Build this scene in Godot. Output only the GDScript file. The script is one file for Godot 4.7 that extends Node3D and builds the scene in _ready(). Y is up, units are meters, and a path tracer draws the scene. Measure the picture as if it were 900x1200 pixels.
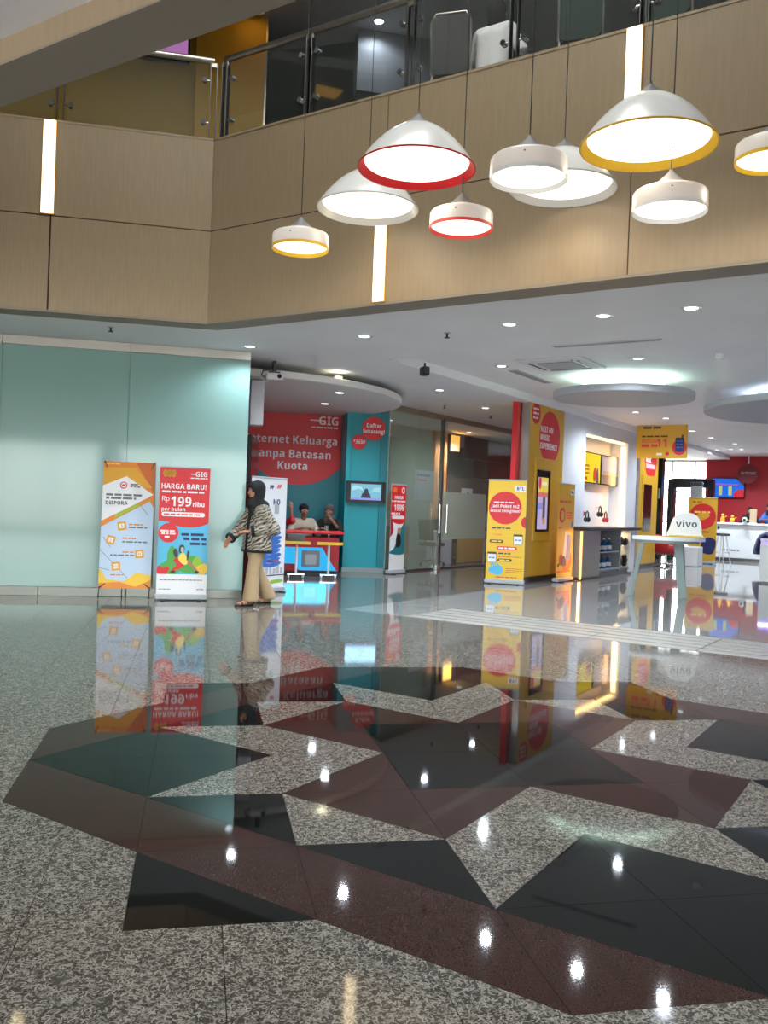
extends Node3D
# A shopping-centre atrium seen from its polished granite floor: gallery balcony, pendant lamps, phone shop and booths.
# Plan axes: x runs along the frosted glass wall, z towards the viewer; ab() gives places on the diagonal grid of the shop (a to the right and near, b away and right).

const S := 0.70710678
const Y45 := PI / 4.0
var M := {}
var used := {}
var rng := RandomNumberGenerator.new()


func ab(a: float, b: float, y := 0.0) -> Vector3:
	return Vector3((a + b) * S, y, (a - b) * S)


func ab2(a: float, b: float) -> Vector2:
	return Vector2((a + b) * S, (a - b) * S)


class MB:
	var v := PackedVector3Array()
	var n := PackedVector3Array()
	var uv := PackedVector2Array()
	var idx := PackedInt32Array()

	func tri(a: Vector3, b: Vector3, c: Vector3) -> void:
		var m := (b - a).cross(c - a)
		if m.length_squared() < 1e-16:
			return
		m = m.normalized()
		var i := v.size()
		v.append_array([a, b, c])
		n.append_array([m, m, m])
		uv.append_array([Vector2.ZERO, Vector2.ZERO, Vector2.ZERO])
		idx.append_array([i, i + 2, i + 1])

	func quad(a: Vector3, b: Vector3, c: Vector3, d: Vector3) -> void:
		tri(a, b, c)
		tri(a, c, d)

	func face(o: Vector3, p: Array) -> void:  # a face of a convex body round o
		var m: Vector3 = (p[1] - p[0]).cross(p[2] - p[0])
		if m.dot(p[0] - o) < 0.0:
			p.reverse()
		for k in range(1, p.size() - 1):
			tri(p[0], p[k], p[k + 1])

	func box(c: Vector3, s: Vector3, bev := 0.0, bs := Basis()) -> MB:
		var h := s / 2.0
		bev = minf(bev, minf(h.x, minf(h.y, h.z)) * 0.9)
		var P := func(g: Vector3, axis: int) -> Vector3:
			var q := h - Vector3(bev, bev, bev)
			q[axis] = h[axis]
			return c + bs * (q * g)
		for ax in 3:
			var i := (ax + 1) % 3
			var j := (ax + 2) % 3
			for s1 in [-1.0, 1.0]:
				var f := []
				for w in [[-1.0, -1.0], [1.0, -1.0], [1.0, 1.0], [-1.0, 1.0]]:
					var g := Vector3.ZERO
					g[ax] = s1
					g[i] = w[0]
					g[j] = w[1]
					f.append(P.call(g, ax))
				face(c, f)
				if bev > 0.0:
					for s2 in [-1.0, 1.0]:
						var e := []
						for t in [[-1.0, ax], [1.0, ax], [1.0, i], [-1.0, i]]:
							var g2 := Vector3.ZERO
							g2[ax] = s1
							g2[i] = s2
							g2[j] = t[0]
							e.append(P.call(g2, t[1]))
						face(c, e)
		if bev > 0.0:
			for a in [-1.0, 1.0]:
				for b in [-1.0, 1.0]:
					for d in [-1.0, 1.0]:
						var g3 := Vector3(a, b, d)
						face(c, [P.call(g3, 0), P.call(g3, 1), P.call(g3, 2)])
		return self

	func prism(poly: PackedVector2Array, z0: float, z1: float, xf := Transform3D()) -> MB:  # outline in x, y; thickness along z
		var area := 0.0
		for k in poly.size():
			area += poly[k].cross(poly[(k + 1) % poly.size()])
		var p := poly.duplicate()
		if area < 0.0:
			p.reverse()
		var t := Geometry2D.triangulate_polygon(p)
		for k in range(0, t.size(), 3):
			var a := p[t[k]]
			var b := p[t[k + 1]]
			var c := p[t[k + 2]]
			if (b - a).cross(c - a) < 0.0:
				var s := b
				b = c
				c = s
			tri(xf * Vector3(a.x, a.y, z1), xf * Vector3(b.x, b.y, z1), xf * Vector3(c.x, c.y, z1))
			tri(xf * Vector3(a.x, a.y, z0), xf * Vector3(c.x, c.y, z0), xf * Vector3(b.x, b.y, z0))
		for k in p.size():
			var a2 := p[k]
			var b2 := p[(k + 1) % p.size()]
			quad(xf * Vector3(a2.x, a2.y, z0), xf * Vector3(b2.x, b2.y, z0), xf * Vector3(b2.x, b2.y, z1), xf * Vector3(a2.x, a2.y, z1))
		return self

	func slab(poly: PackedVector2Array, y0: float, y1: float) -> MB:  # outline in plan (x, z)
		return prism(poly, -y1, -y0, Transform3D(Basis(Vector3(1, 0, 0), Vector3(0, 0, 1), Vector3(0, -1, 0)), Vector3.ZERO))

	func lathe(prof: Array, seg := 32, xf := Transform3D(), arc := TAU) -> MB:  # points (radius, height), outside to the right of the run upwards
		var m := prof.size() - 1
		var sn := []
		for k in m:
			var d: Vector2 = prof[k + 1] - prof[k]
			sn.append(Vector2(d.y, -d.x).normalized())
		for k in m:
			var n0: Vector2 = sn[k]
			var n1: Vector2 = sn[k]
			if k > 0 and sn[k].dot(sn[k - 1]) > 0.8:
				n0 = (sn[k] + sn[k - 1]).normalized()
			if k < m - 1 and sn[k].dot(sn[k + 1]) > 0.8:
				n1 = (sn[k] + sn[k + 1]).normalized()
			var base := v.size()
			for j in seg + 1:
				var t := arc * j / seg
				var cs := cos(t)
				var si := sin(t)
				for e in 2:
					var q: Vector2 = prof[k + e]
					var nn: Vector2 = n0 if e == 0 else n1
					v.append(xf * Vector3(q.x * cs, q.y, -q.x * si))
					n.append((xf.basis * Vector3(nn.x * cs, nn.y, -nn.x * si)).normalized())
					uv.append(Vector2(float(j) / seg, float(k + e) / m))
			for j in seg:
				var a := base + j * 2
				# a: low, a+1: high, a+2: next low, a+3: next high; anticlockwise from outside is low, next low, next high
				idx.append_array([a, a + 3, a + 2, a, a + 1, a + 3])
		return self

	func cyl(c: Vector3, r: float, h: float, seg := 16, r1 := -1.0) -> MB:
		var t := r if r1 < 0.0 else r1
		return lathe([Vector2(0, 0), Vector2(r, 0), Vector2(t, h), Vector2(0, h)], seg, Transform3D(Basis(), c))

	func ball(c: Vector3, r: Vector3, seg := 16, rings := 8) -> MB:
		var p := []
		for k in rings + 1:
			var t := -PI / 2 + PI * k / rings
			p.append(Vector2(cos(t) if k > 0 and k < rings else 0.0, sin(t)))
		return lathe(p, seg, Transform3D(Basis.from_scale(r), c))

	func tube(path: Array, r: float, sides := 8, r1 := -1.0) -> MB:
		var m := path.size()
		var up := Vector3.UP
		var d0: Vector3 = (path[1] - path[0]).normalized()
		if absf(d0.dot(up)) > 0.9:
			up = Vector3.RIGHT
		var side := d0.cross(up).normalized()
		var base := v.size()
		for k in m:
			var d: Vector3 = (path[mini(k + 1, m - 1)] - path[maxi(k - 1, 0)]).normalized()
			side = (side - d * side.dot(d)).normalized()
			var w := d.cross(side)
			var rr := r if r1 < 0.0 else lerpf(r, r1, float(k) / (m - 1))
			for j in sides:
				var t := TAU * j / sides
				var nn := side * cos(t) + w * sin(t)
				v.append(path[k] + nn * rr)
				n.append(nn)
				uv.append(Vector2(float(j) / sides, float(k)))
		for k in m - 1:
			for j in sides:
				var a := base + k * sides + j
				var b := base + k * sides + (j + 1) % sides
				idx.append_array([a, a + sides, b, b, a + sides, b + sides])
		for e in [0, m - 1]:
			var dd: Vector3 = (path[1] - path[0]).normalized() * -1.0 if e == 0 else (path[m - 1] - path[m - 2]).normalized()
			var ring := []
			for j in sides:
				ring.append(v[base + e * sides + j])
			face(path[e] - dd, ring)
		return self

	func done() -> ArrayMesh:
		var a := []
		a.resize(Mesh.ARRAY_MAX)
		a[Mesh.ARRAY_VERTEX] = v
		a[Mesh.ARRAY_NORMAL] = n
		a[Mesh.ARRAY_TEX_UV] = uv
		a[Mesh.ARRAY_INDEX] = idx
		var m := ArrayMesh.new()
		m.add_surface_from_arrays(Mesh.PRIMITIVE_TRIANGLES, a)
		return m


# ---------------------------------------------------------------- naming

func numbered(called: String) -> String:
	if not used.has(called):
		used[called] = 0
		return called
	used[called] += 1
	return "%s_%03d" % [called, used[called]]


func thing(called: String, label: String, category: String, at := Vector3.ZERO, turn := 0.0, group := "") -> Node3D:
	var o := Node3D.new()
	o.name = numbered(called)
	add_child(o)
	o.position = at
	o.rotation.y = turn
	tag(o, label, category, group)
	return o


func tag(o: Node, label: String, category: String, group := "") -> void:
	o.set_meta("label", label)
	o.set_meta("category", category)
	if group:
		o.set_meta("group", group)


func part(called: String, mesh: Mesh, m: Material, parent: Node, at := Vector3.ZERO, bs := Basis()) -> MeshInstance3D:
	var o := MeshInstance3D.new()
	o.name = called
	o.mesh = mesh
	o.material_override = m
	parent.add_child(o, true)
	o.transform = Transform3D(bs, at)
	return o


func solo(called: String, mesh: Mesh, m: Material, label: String, category: String, at := Vector3.ZERO, turn := 0.0, group := "") -> MeshInstance3D:
	var o := part(numbered(called), mesh, m, self, at, Basis(Vector3.UP, turn))
	tag(o, label, category, group)
	return o


func struct(called: String, mesh: Mesh, m: Material) -> MeshInstance3D:
	var o := part(called, mesh, m, self)
	o.set_meta("kind", "structure")
	return o


func struct_root(called: String) -> Node3D:
	var o := Node3D.new()
	o.name = called
	add_child(o)
	o.set_meta("kind", "structure")
	return o


func V2(a: Array) -> PackedVector2Array:  # flat list of numbers to points
	var p := PackedVector2Array()
	for k in range(0, a.size(), 2):
		p.append(Vector2(a[k], a[k + 1]))
	return p


func round_poly(cx: float, cy: float, rx: float, ry := -1.0, k := 40) -> PackedVector2Array:
	var p := PackedVector2Array()
	for j in k:
		var t := TAU * j / k
		p.append(Vector2(cx + rx * cos(t), cy + (rx if ry < 0.0 else ry) * sin(t)))
	return p


func rect(x0: float, y0: float, x1: float, y1: float, r := 0.0) -> PackedVector2Array:
	if r <= 0.0:
		return V2([x0, y0, x1, y0, x1, y1, x0, y1])
	var p := PackedVector2Array()
	var cs := [Vector2(x1 - r, y0 + r), Vector2(x1 - r, y1 - r), Vector2(x0 + r, y1 - r), Vector2(x0 + r, y0 + r)]
	for q in 4:
		for j in 5:
			var t := -PI / 2 + PI / 2 * q + PI / 2 * j / 4.0
			p.append(cs[q] + Vector2(cos(t), sin(t)) * r)
	return p


# prints: thin layers of ink or vinyl on a board; the board's front is at z = 0
func ink(parent: Node, called: String, poly: PackedVector2Array, m: Material, layer := 1, clip := PackedVector2Array()) -> void:
	var list := [poly]
	if clip.size():
		list = Geometry2D.intersect_polygons(poly, clip)
	for p in list:
		part(called, MB.new().prism(p, 0.0, layer * 0.0012).done(), m, parent)


var fonts := {}

func text(parent: Node, s: String, x: float, y: float, cap: float, m: Material, layer := 3, align := 0, bold := true, squeeze := 1.0, slant := 0.0) -> MeshInstance3D:
	var key := "b" if bold else "r"
	if not fonts.has(key):
		var f := SystemFont.new()
		f.font_names = PackedStringArray(["Droid Sans"])
		f.font_weight = 700 if bold else 400
		fonts[key] = f
	var t := TextMesh.new()
	t.font = fonts[key]
	t.text = s
	t.font_size = 48
	t.pixel_size = cap / (48.0 * 0.714)
	t.depth = 0.004
	t.curve_step = 1.5
	t.horizontal_alignment = [HORIZONTAL_ALIGNMENT_LEFT, HORIZONTAL_ALIGNMENT_CENTER, HORIZONTAL_ALIGNMENT_RIGHT][align]
	t.vertical_alignment = VERTICAL_ALIGNMENT_CENTER
	if squeeze < 0.0:  # a negative squeeze gives the width to fill
		squeeze = -squeeze / maxf(t.get_aabb().size.x, 0.01)
	var bs := Basis(Vector3(squeeze, 0, 0), Vector3(slant, 1, 0), Vector3(0, 0, 1))
	return part("lettering", t, m, parent, Vector3(x, y, layer * 0.0012), bs)


func bars(parent: Node, x: float, y: float, w: float, h: float, m: Material, layer := 2, seed_ := 1) -> void:  # a line of print too small to read: word by word
	rng.seed = seed_ * 7919 + 13
	var b := MB.new()
	var at := 0.0
	while at < maxf(w - h, 0.0001):
		var l := minf(rng.randf_range(1.4, 5.5) * h, w - at)
		b.prism(rect(x + at, y - h / 2, x + at + l, y + h / 2), 0.0, layer * 0.0012)
		at += l + h * 0.7
	part("print_line", b.done(), m, parent)


# ---------------------------------------------------------------- materials

func mat(c: Color, rough := 0.6, metal := 0.0, spec := 0.5) -> StandardMaterial3D:
	var m := StandardMaterial3D.new()
	m.albedo_color = c
	m.roughness = rough
	m.metallic = metal
	m.metallic_specular = spec
	return m


func rgb(r: int, g: int, b: int, rough := 0.6, metal := 0.0, spec := 0.5) -> StandardMaterial3D:
	return mat(Color8(r, g, b), rough, metal, spec)


func glow(c: Color, energy: float) -> StandardMaterial3D:
	var m := mat(Color(0.8, 0.8, 0.8), 0.5)
	m.emission_enabled = true
	m.emission = c
	m.emission_energy_multiplier = energy
	return m


func glass(c: Color, alpha: float, rough := 0.02) -> StandardMaterial3D:
	var m := mat(Color(c.r, c.g, c.b, alpha), rough)
	m.transparency = BaseMaterial3D.TRANSPARENCY_ALPHA
	return m


func noise_tex(size: int, freq: float, ramp: Array, kind := FastNoiseLite.TYPE_SIMPLEX_SMOOTH, oct := 3, fractal := FastNoiseLite.FRACTAL_FBM, seed_ := 1, normal := false, bump := 2.0) -> NoiseTexture2D:
	var nz := FastNoiseLite.new()
	nz.noise_type = kind
	nz.frequency = freq
	nz.fractal_type = fractal
	nz.fractal_octaves = oct
	nz.seed = seed_
	var t := NoiseTexture2D.new()
	t.width = size
	t.height = size
	t.seamless = true
	t.noise = nz
	if normal:
		t.as_normal_map = true
		t.bump_strength = bump
	elif ramp.size():
		var g := Gradient.new()
		var offs := PackedFloat32Array()
		var cols := PackedColorArray()
		for e in ramp:
			offs.append(e[0])
			cols.append(e[1])
		g.offsets = offs
		g.colors = cols
		t.color_ramp = g
	return t


func tri_tex(m: StandardMaterial3D, t: Texture2D, scale: Vector3, world := true) -> StandardMaterial3D:
	m.albedo_texture = t
	m.albedo_color = Color.WHITE
	m.uv1_triplanar = true
	m.uv1_world_triplanar = world
	m.uv1_scale = scale
	return m


func make_materials() -> void:
	var g := func(r, gg, b): return Color8(r, gg, b)
	# floor
	M.granite = tri_tex(rgb(150, 146, 138, 0.05, 0.0, 0.4), flecked(), Vector3(0.8, 0.8, 0.8))
	M.red_granite = tri_tex(rgb(80, 54, 50, 0.03, 0.0, 0.3), noise_tex(512, 0.13, [[0.0, g.call(34, 23, 22)], [0.4, g.call(54, 36, 33)], [0.6, g.call(61, 41, 37)], [0.85, g.call(73, 50, 45)], [1.0, g.call(106, 80, 72)]], FastNoiseLite.TYPE_SIMPLEX, 3), Vector3(1.6, 1.6, 1.6))
	M.black_granite = tri_tex(rgb(26, 28, 29, 0.03, 0.0, 0.3), noise_tex(512, 0.12, [[0.0, g.call(10, 11, 12)], [0.5, g.call(17, 19, 20)], [0.8, g.call(22, 25, 26)], [1.0, g.call(44, 48, 49)]], FastNoiseLite.TYPE_SIMPLEX, 3, FastNoiseLite.FRACTAL_FBM, 9), Vector3(1.6, 1.6, 1.6))
	M.grout = rgb(52, 50, 48, 0.7)
	M.white_tile = tri_tex(rgb(188, 186, 180, 0.035), noise_tex(512, 0.02, [[0.0, g.call(146, 146, 143)], [0.5, g.call(156, 156, 153)], [1.0, g.call(165, 165, 163)]], FastNoiseLite.TYPE_SIMPLEX_SMOOTH, 4), Vector3(0.7, 0.7, 0.7))
	M.rib = rgb(150, 148, 141, 0.4)
	M.rib_dark = rgb(96, 93, 87, 0.5)
	# walls and ceilings
	M.wood = tri_tex(rgb(170, 143, 112, 0.42), noise_tex(512, 0.02, [[0.0, g.call(148, 130, 106)], [0.5, g.call(153, 135, 110)], [1.0, g.call(158, 140, 115)]], FastNoiseLite.TYPE_SIMPLEX, 4, FastNoiseLite.FRACTAL_FBM, 3), Vector3(3.0, 0.22, 3.0))
	M.wood_gap = rgb(58, 46, 34, 0.8)
	M.soffit = rgb(140, 130, 116, 0.6)
	M.ceiling = tri_tex(rgb(205, 207, 210, 0.7), noise_tex(256, 0.01, [[0.0, g.call(232, 232, 235)], [1.0, g.call(238, 238, 241)]]), Vector3(0.3, 0.3, 0.3))
	M.white = rgb(222, 224, 228, 0.55)
	M.white_bright = rgb(246, 246, 246, 0.5)
	M.white_gloss = rgb(226, 228, 230, 0.22)
	M.frost = rgb(136, 170, 163, 0.08, 0.0, 0.45)
	M.steel_base = rgb(92, 92, 88, 0.28, 0.9)
	M.steel = rgb(176, 172, 164, 0.3, 1.0)
	M.steel_dark = rgb(112, 112, 112, 0.32, 1.0)
	M.chrome = rgb(214, 216, 220, 0.1, 1.0)
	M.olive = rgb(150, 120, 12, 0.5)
	M.yellow = rgb(218, 168, 44, 0.4)
	M.yellow2 = rgb(232, 188, 46, 0.4)
	M.yellow_pale = rgb(246, 214, 92, 0.45)
	M.gold = rgb(222, 160, 40, 0.45)
	M.red = rgb(214, 36, 44, 0.45)
	M.red_deep = rgb(176, 26, 38, 0.5)
	M.red_dark = rgb(120, 18, 30, 0.5)
	M.coral = rgb(226, 70, 66, 0.45)
	M.teal = rgb(14, 150, 162, 0.45)
	M.teal_dark = rgb(10, 118, 130, 0.45)
	M.sky_blue = rgb(86, 182, 220, 0.45)
	M.navy = rgb(30, 40, 96, 0.5)
	M.blue = rgb(60, 110, 190, 0.5)
	M.pale_blue = rgb(186, 206, 230, 0.45)
	M.green = rgb(80, 168, 74, 0.5)
	M.green_lime = rgb(150, 190, 60, 0.5)
	M.orange = rgb(222, 132, 40, 0.45)
	M.orange_deep = rgb(196, 98, 34, 0.45)
	M.paper = rgb(232, 232, 236, 0.5)
	M.print_grey = rgb(110, 112, 120, 0.6)
	M.black = rgb(22, 22, 24, 0.4)
	M.black_gloss = rgb(14, 14, 16, 0.12)
	M.black_cloth = rgb(20, 20, 23, 0.85)
	M.char = rgb(58, 60, 62, 0.5)
	M.grey = rgb(134, 138, 142, 0.5)
	M.grey_lt = rgb(178, 182, 188, 0.45)
	M.grey_green = rgb(138, 152, 150, 0.4)
	M.cap = rgb(112, 114, 118, 0.5)
	M.disc = rgb(176, 180, 186, 0.6)
	M.disc_white = rgb(226, 224, 220, 0.6)
	M.skin = rgb(176, 124, 98, 0.55)
	M.skin.subsurf_scatter_enabled = true
	M.skin.subsurf_scatter_strength = 0.08
	M.skin_dark = rgb(142, 98, 78, 0.55)
	M.lips = rgb(150, 78, 70, 0.5)
	M.beige_shirt = rgb(178, 168, 148, 0.85)
	M.scarf_grey = rgb(74, 70, 66, 0.85)
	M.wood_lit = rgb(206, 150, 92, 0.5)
	M.soffit_dark = rgb(92, 86, 76, 0.6)
	M.steel_panel = rgb(158, 150, 138, 0.38, 0.35)
	M.bottle = rgb(40, 92, 140, 0.15)
	M.sign_ink = rgb(74, 82, 96, 0.5)
	M.seat = rgb(40, 18, 26, 0.4)
	M.jacket_blue = rgb(22, 22, 74, 0.8)
	M.clear_shelf = rgb(170, 180, 184, 0.15)
	M.warm_white = glow(Color(1.0, 0.86, 0.6), 2.6)
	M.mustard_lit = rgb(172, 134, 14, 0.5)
	M.seat_grey = rgb(62, 62, 64, 0.8)
	M.seat_green = rgb(28, 50, 46, 0.75)
	M.paper_cloth = rgb(206, 208, 210, 0.85)
	M.beige_cloth = rgb(172, 148, 116, 0.85)
	M.clear = glass(Color(0.86, 0.93, 0.9), 0.06)
	M.rail_glass = glass(Color(0.84, 0.9, 0.88), 0.015)
	M.store_glass = glass(Color(0.62, 0.7, 0.62), 0.3)
	M.pane_clear = glass(Color(0.7, 0.76, 0.7), 0.1)
	M.frost_band = mat(Color(0.8, 0.86, 0.8, 0.5), 0.4)
	M.frost_band.transparency = BaseMaterial3D.TRANSPARENCY_ALPHA
	M.dark_glass = rgb(18, 22, 24, 0.06)
	# light-giving faces
	M.drum_shade = glow(Color(1.0, 0.88, 0.78), 0.22)
	M.drum_shade.roughness = 0.25
	M.lamp = glow(Color(1.0, 0.95, 0.86), 2.2)
	M.tube = glow(Color(1.0, 0.93, 0.76), 2.3)
	M.down = glow(Color(0.93, 0.97, 1.0), 5.0)
	M.warm = glow(Color(1.0, 0.72, 0.34), 2.0)
	M.warm_panel = glow(Color(1.0, 0.75, 0.25), 1.25)


func flecked() -> ImageTexture:  # pale granite: a dark ground strewn with short curled flecks, light, middling and dark
	var n := 1024
	var w := PackedByteArray()
	w.resize(n * n)
	rng.seed = 77
	for i in w.size():
		w[i] = 66 + (i * 7919 + (i >> 7) * 104729) % 17
	for k in 30000:
		var p := Vector2(rng.randf() * n, rng.randf() * n)
		var t := rng.randf() * TAU
		var bend := rng.randf_range(-0.16, 0.16)
		var len_ := rng.randi_range(8, 19)
		var r := rng.randf_range(0.9, 1.9)
		var u := rng.randf()
		var g := rng.randi_range(132, 166) if u < 0.52 else rng.randi_range(98, 126) if u < 0.76 else rng.randi_range(52, 78)
		for s in len_:
			p += Vector2(cos(t), sin(t))
			t += bend
			var q := int(ceil(r))
			for y in range(-q, q + 1):
				for x in range(-q, q + 1):
					if x * x + y * y <= r * r:
						w[posmod(int(p.y) + y, n) * n + posmod(int(p.x) + x, n)] = g
	var b := PackedByteArray()
	b.resize(n * n * 3)
	for i in w.size():
		b[i * 3] = w[i]
		b[i * 3 + 1] = int(w[i] * 0.978)
		b[i * 3 + 2] = int(w[i] * 0.935)
	return ImageTexture.create_from_image(Image.create_from_data(n, n, false, Image.FORMAT_RGB8, b))


func zebra() -> StandardMaterial3D:
	var nz := FastNoiseLite.new()
	nz.frequency = 0.012
	nz.seed = 4
	var im := Image.create(256, 256, false, Image.FORMAT_RGB8)
	for y in 256:
		for x in 256:
			var w := nz.get_noise_2d(x, y) * 5.0
			var s := sin((x * 3 + y * 5) * TAU / 256.0 * 2.0 + w + 2.2 * sin(x * TAU / 256.0) + 1.2 * sin(y * TAU * 2.0 / 256.0))
			var t := smoothstep(-0.35, 0.05, s)
			im.set_pixel(x, y, Color8(34, 31, 30).lerp(Color8(176, 167, 152), t))
	var m := mat(Color.WHITE, 0.85)
	return tri_tex(m, ImageTexture.create_from_image(im), Vector3(2.2, 2.2, 2.2), false)


func _ready() -> void:
	# camera
	var cam := Camera3D.new()
	cam.name = "camera"
	cam.transform = Transform3D(Basis(Vector3(0.978344, 0.038463, 0.20338), Vector3(-0.03618, 0.999234, -0.014932), Vector3(-0.203798, 0.00725, 0.978986)), Vector3(0, 1.28, 0))
	cam.fov = 60.17
	cam.near = 0.05
	cam.far = 200.0
	add_child(cam)
	cam.current = true
	# sky outside the glazing, exposure
	var sky := ProceduralSkyMaterial.new()
	sky.sky_top_color = Color8(206, 206, 200)
	sky.sky_horizon_color = Color8(218, 228, 226)
	sky.ground_horizon_color = Color8(166, 164, 162)
	sky.ground_bottom_color = Color8(122, 120, 118)
	sky.sky_energy_multiplier = 3.8
	sky.ground_energy_multiplier = 5.0
	var env := Environment.new()
	env.background_mode = Environment.BG_SKY
	env.sky = Sky.new()
	env.sky.sky_material = sky
	env.tonemap_mode = Environment.TONE_MAPPER_LINEAR
	env.tonemap_exposure = 0.88
	env.sdfgi_enabled = true
	env.ssao_enabled = true
	env.ssil_enabled = true
	var we := WorldEnvironment.new()
	we.name = "world"
	we.environment = env
	add_child(we)
	make_materials()
	# large structure
	shell()
	mosaic_floor()
	balcony()
	ceilings()
	glass_partition()
	booth_shell()
	storefront()
	shop_wall()
	# lamps
	lamps()
	# things
	banners()
	walking_woman()
	booth_things()
	store_things()
	shop_things()
	back_of_shop()
	gallery_things()
	ceiling_things()


func shine(called: String, at: Vector3, energy: float, color: Color, size := 0.1, parent: Node = self) -> void:
	var l := OmniLight3D.new()
	l.name = called
	l.light_energy = energy
	l.light_color = color
	l.light_size = size
	l.omni_range = 40.0
	l.omni_attenuation = 2.0
	l.shadow_enabled = true
	parent.add_child(l, true)
	l.position = at


func spot(called: String, at: Vector3, energy: float, color: Color, angle := 70.0, size := 0.06, parent: Node = self) -> void:
	var l := SpotLight3D.new()
	l.name = called
	l.light_energy = energy
	l.light_color = color
	l.light_size = size
	l.spot_range = 40.0
	l.spot_attenuation = 2.0
	l.spot_angle = angle
	l.spot_angle_attenuation = 0.6
	l.shadow_enabled = true
	parent.add_child(l, true)
	l.position = at
	l.rotation.x = -PI / 2


func area(called: String, at: Vector3, bs: Basis, w: float, h: float, energy: float, color: Color, parent: Node = self) -> void:  # shines along -z of bs
	var l := AreaLight3D.new()
	l.name = called
	l.light_energy = energy
	l.light_color = color
	l.area_size = Vector2(w, h)
	l.area_range = 40.0
	l.area_attenuation = 2.0
	l.shadow_enabled = true
	parent.add_child(l, true)
	l.transform = Transform3D(bs, at)


# ---------------------------------------------------------------- the building

const OUT := [-9.0, 8.0, -9.0, -13.6, 10.25, -32.9, 24.04, -19.1, 6.7, -1.77, 6.7, 8.0]


func outer() -> PackedVector2Array:
	return V2(OUT)


func wall_run(root: Node, p: Vector2, q: Vector2, y0: float, y1: float, holes: Array, m: Material) -> void:  # holes: [from, to, sill, head] along the run; 0.25 thick, outside the line
	var d := (q - p).normalized()
	var len_ := p.distance_to(q)
	var nrm := Vector2(d.y, -d.x)
	var bs := Basis(Vector3(d.x, 0, d.y), Vector3.UP, Vector3(d.x, 0, d.y).cross(Vector3.UP))
	var off := Vector3(nrm.x, 0, nrm.y) * 0.125
	var put := func(s0: float, s1: float, a: float, b: float) -> void:
		if s1 - s0 < 0.01 or b - a < 0.01:
			return
		var c := p + d * (s0 + s1) / 2.0
		part("wall_part", MB.new().box(Vector3(c.x, (a + b) / 2.0, c.y) + off, Vector3(s1 - s0, b - a, 0.25), 0.0, bs).done(), m, root)
	var at := 0.0
	for h in holes:
		put.call(at, h[0], y0, y1)
		put.call(h[0], h[1], y0, h[2])
		put.call(h[0], h[1], h[3], y1)
		at = h[1]
	put.call(at, len_, y0, y1)


func window_at(n: int, p: Vector2, q: Vector2, h: Array, bars_: int, rows: int) -> void:
	var d := (q - p).normalized()
	var bs := Basis(Vector3(d.x, 0, d.y), Vector3.UP, Vector3(d.x, 0, d.y).cross(Vector3.UP))
	var w := struct_root("window_%d" % n)
	var a: Vector2 = p + d * h[0]
	w.transform = Transform3D(bs, Vector3(a.x, h[2], a.y))
	var wd: float = h[1] - h[0]
	var ht: float = h[3] - h[2]
	var fr := MB.new()
	for s in [0.03, wd - 0.03]:
		fr.box(Vector3(s, ht / 2, 0), Vector3(0.06, ht, 0.12), 0.004)
	for s in [0.03, ht - 0.03]:
		fr.box(Vector3(wd / 2, s, 0), Vector3(wd - 0.12, 0.06, 0.12), 0.004)
	part("window_frame", fr.done(), M.steel, w)
	for k in bars_:
		var x0 := wd * k / bars_
		for r in rows:
			part("pane", MB.new().box(Vector3(x0 + wd / bars_ / 2, ht * (r + 0.5) / rows, 0), Vector3(wd / bars_ - 0.03, ht / rows - 0.03, 0.012)).done(), M.clear, w)
		if k > 0:
			part("mullion", MB.new().box(Vector3(x0, ht / 2, 0), Vector3(0.05, ht - 0.12, 0.1), 0.004).done(), M.steel, w)
	for r in range(1, rows):
		part("transom", MB.new().box(Vector3(wd / 2, ht * r / rows, 0), Vector3(wd - 0.12, 0.04, 0.08), 0.004).done(), M.steel, w)


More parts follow.
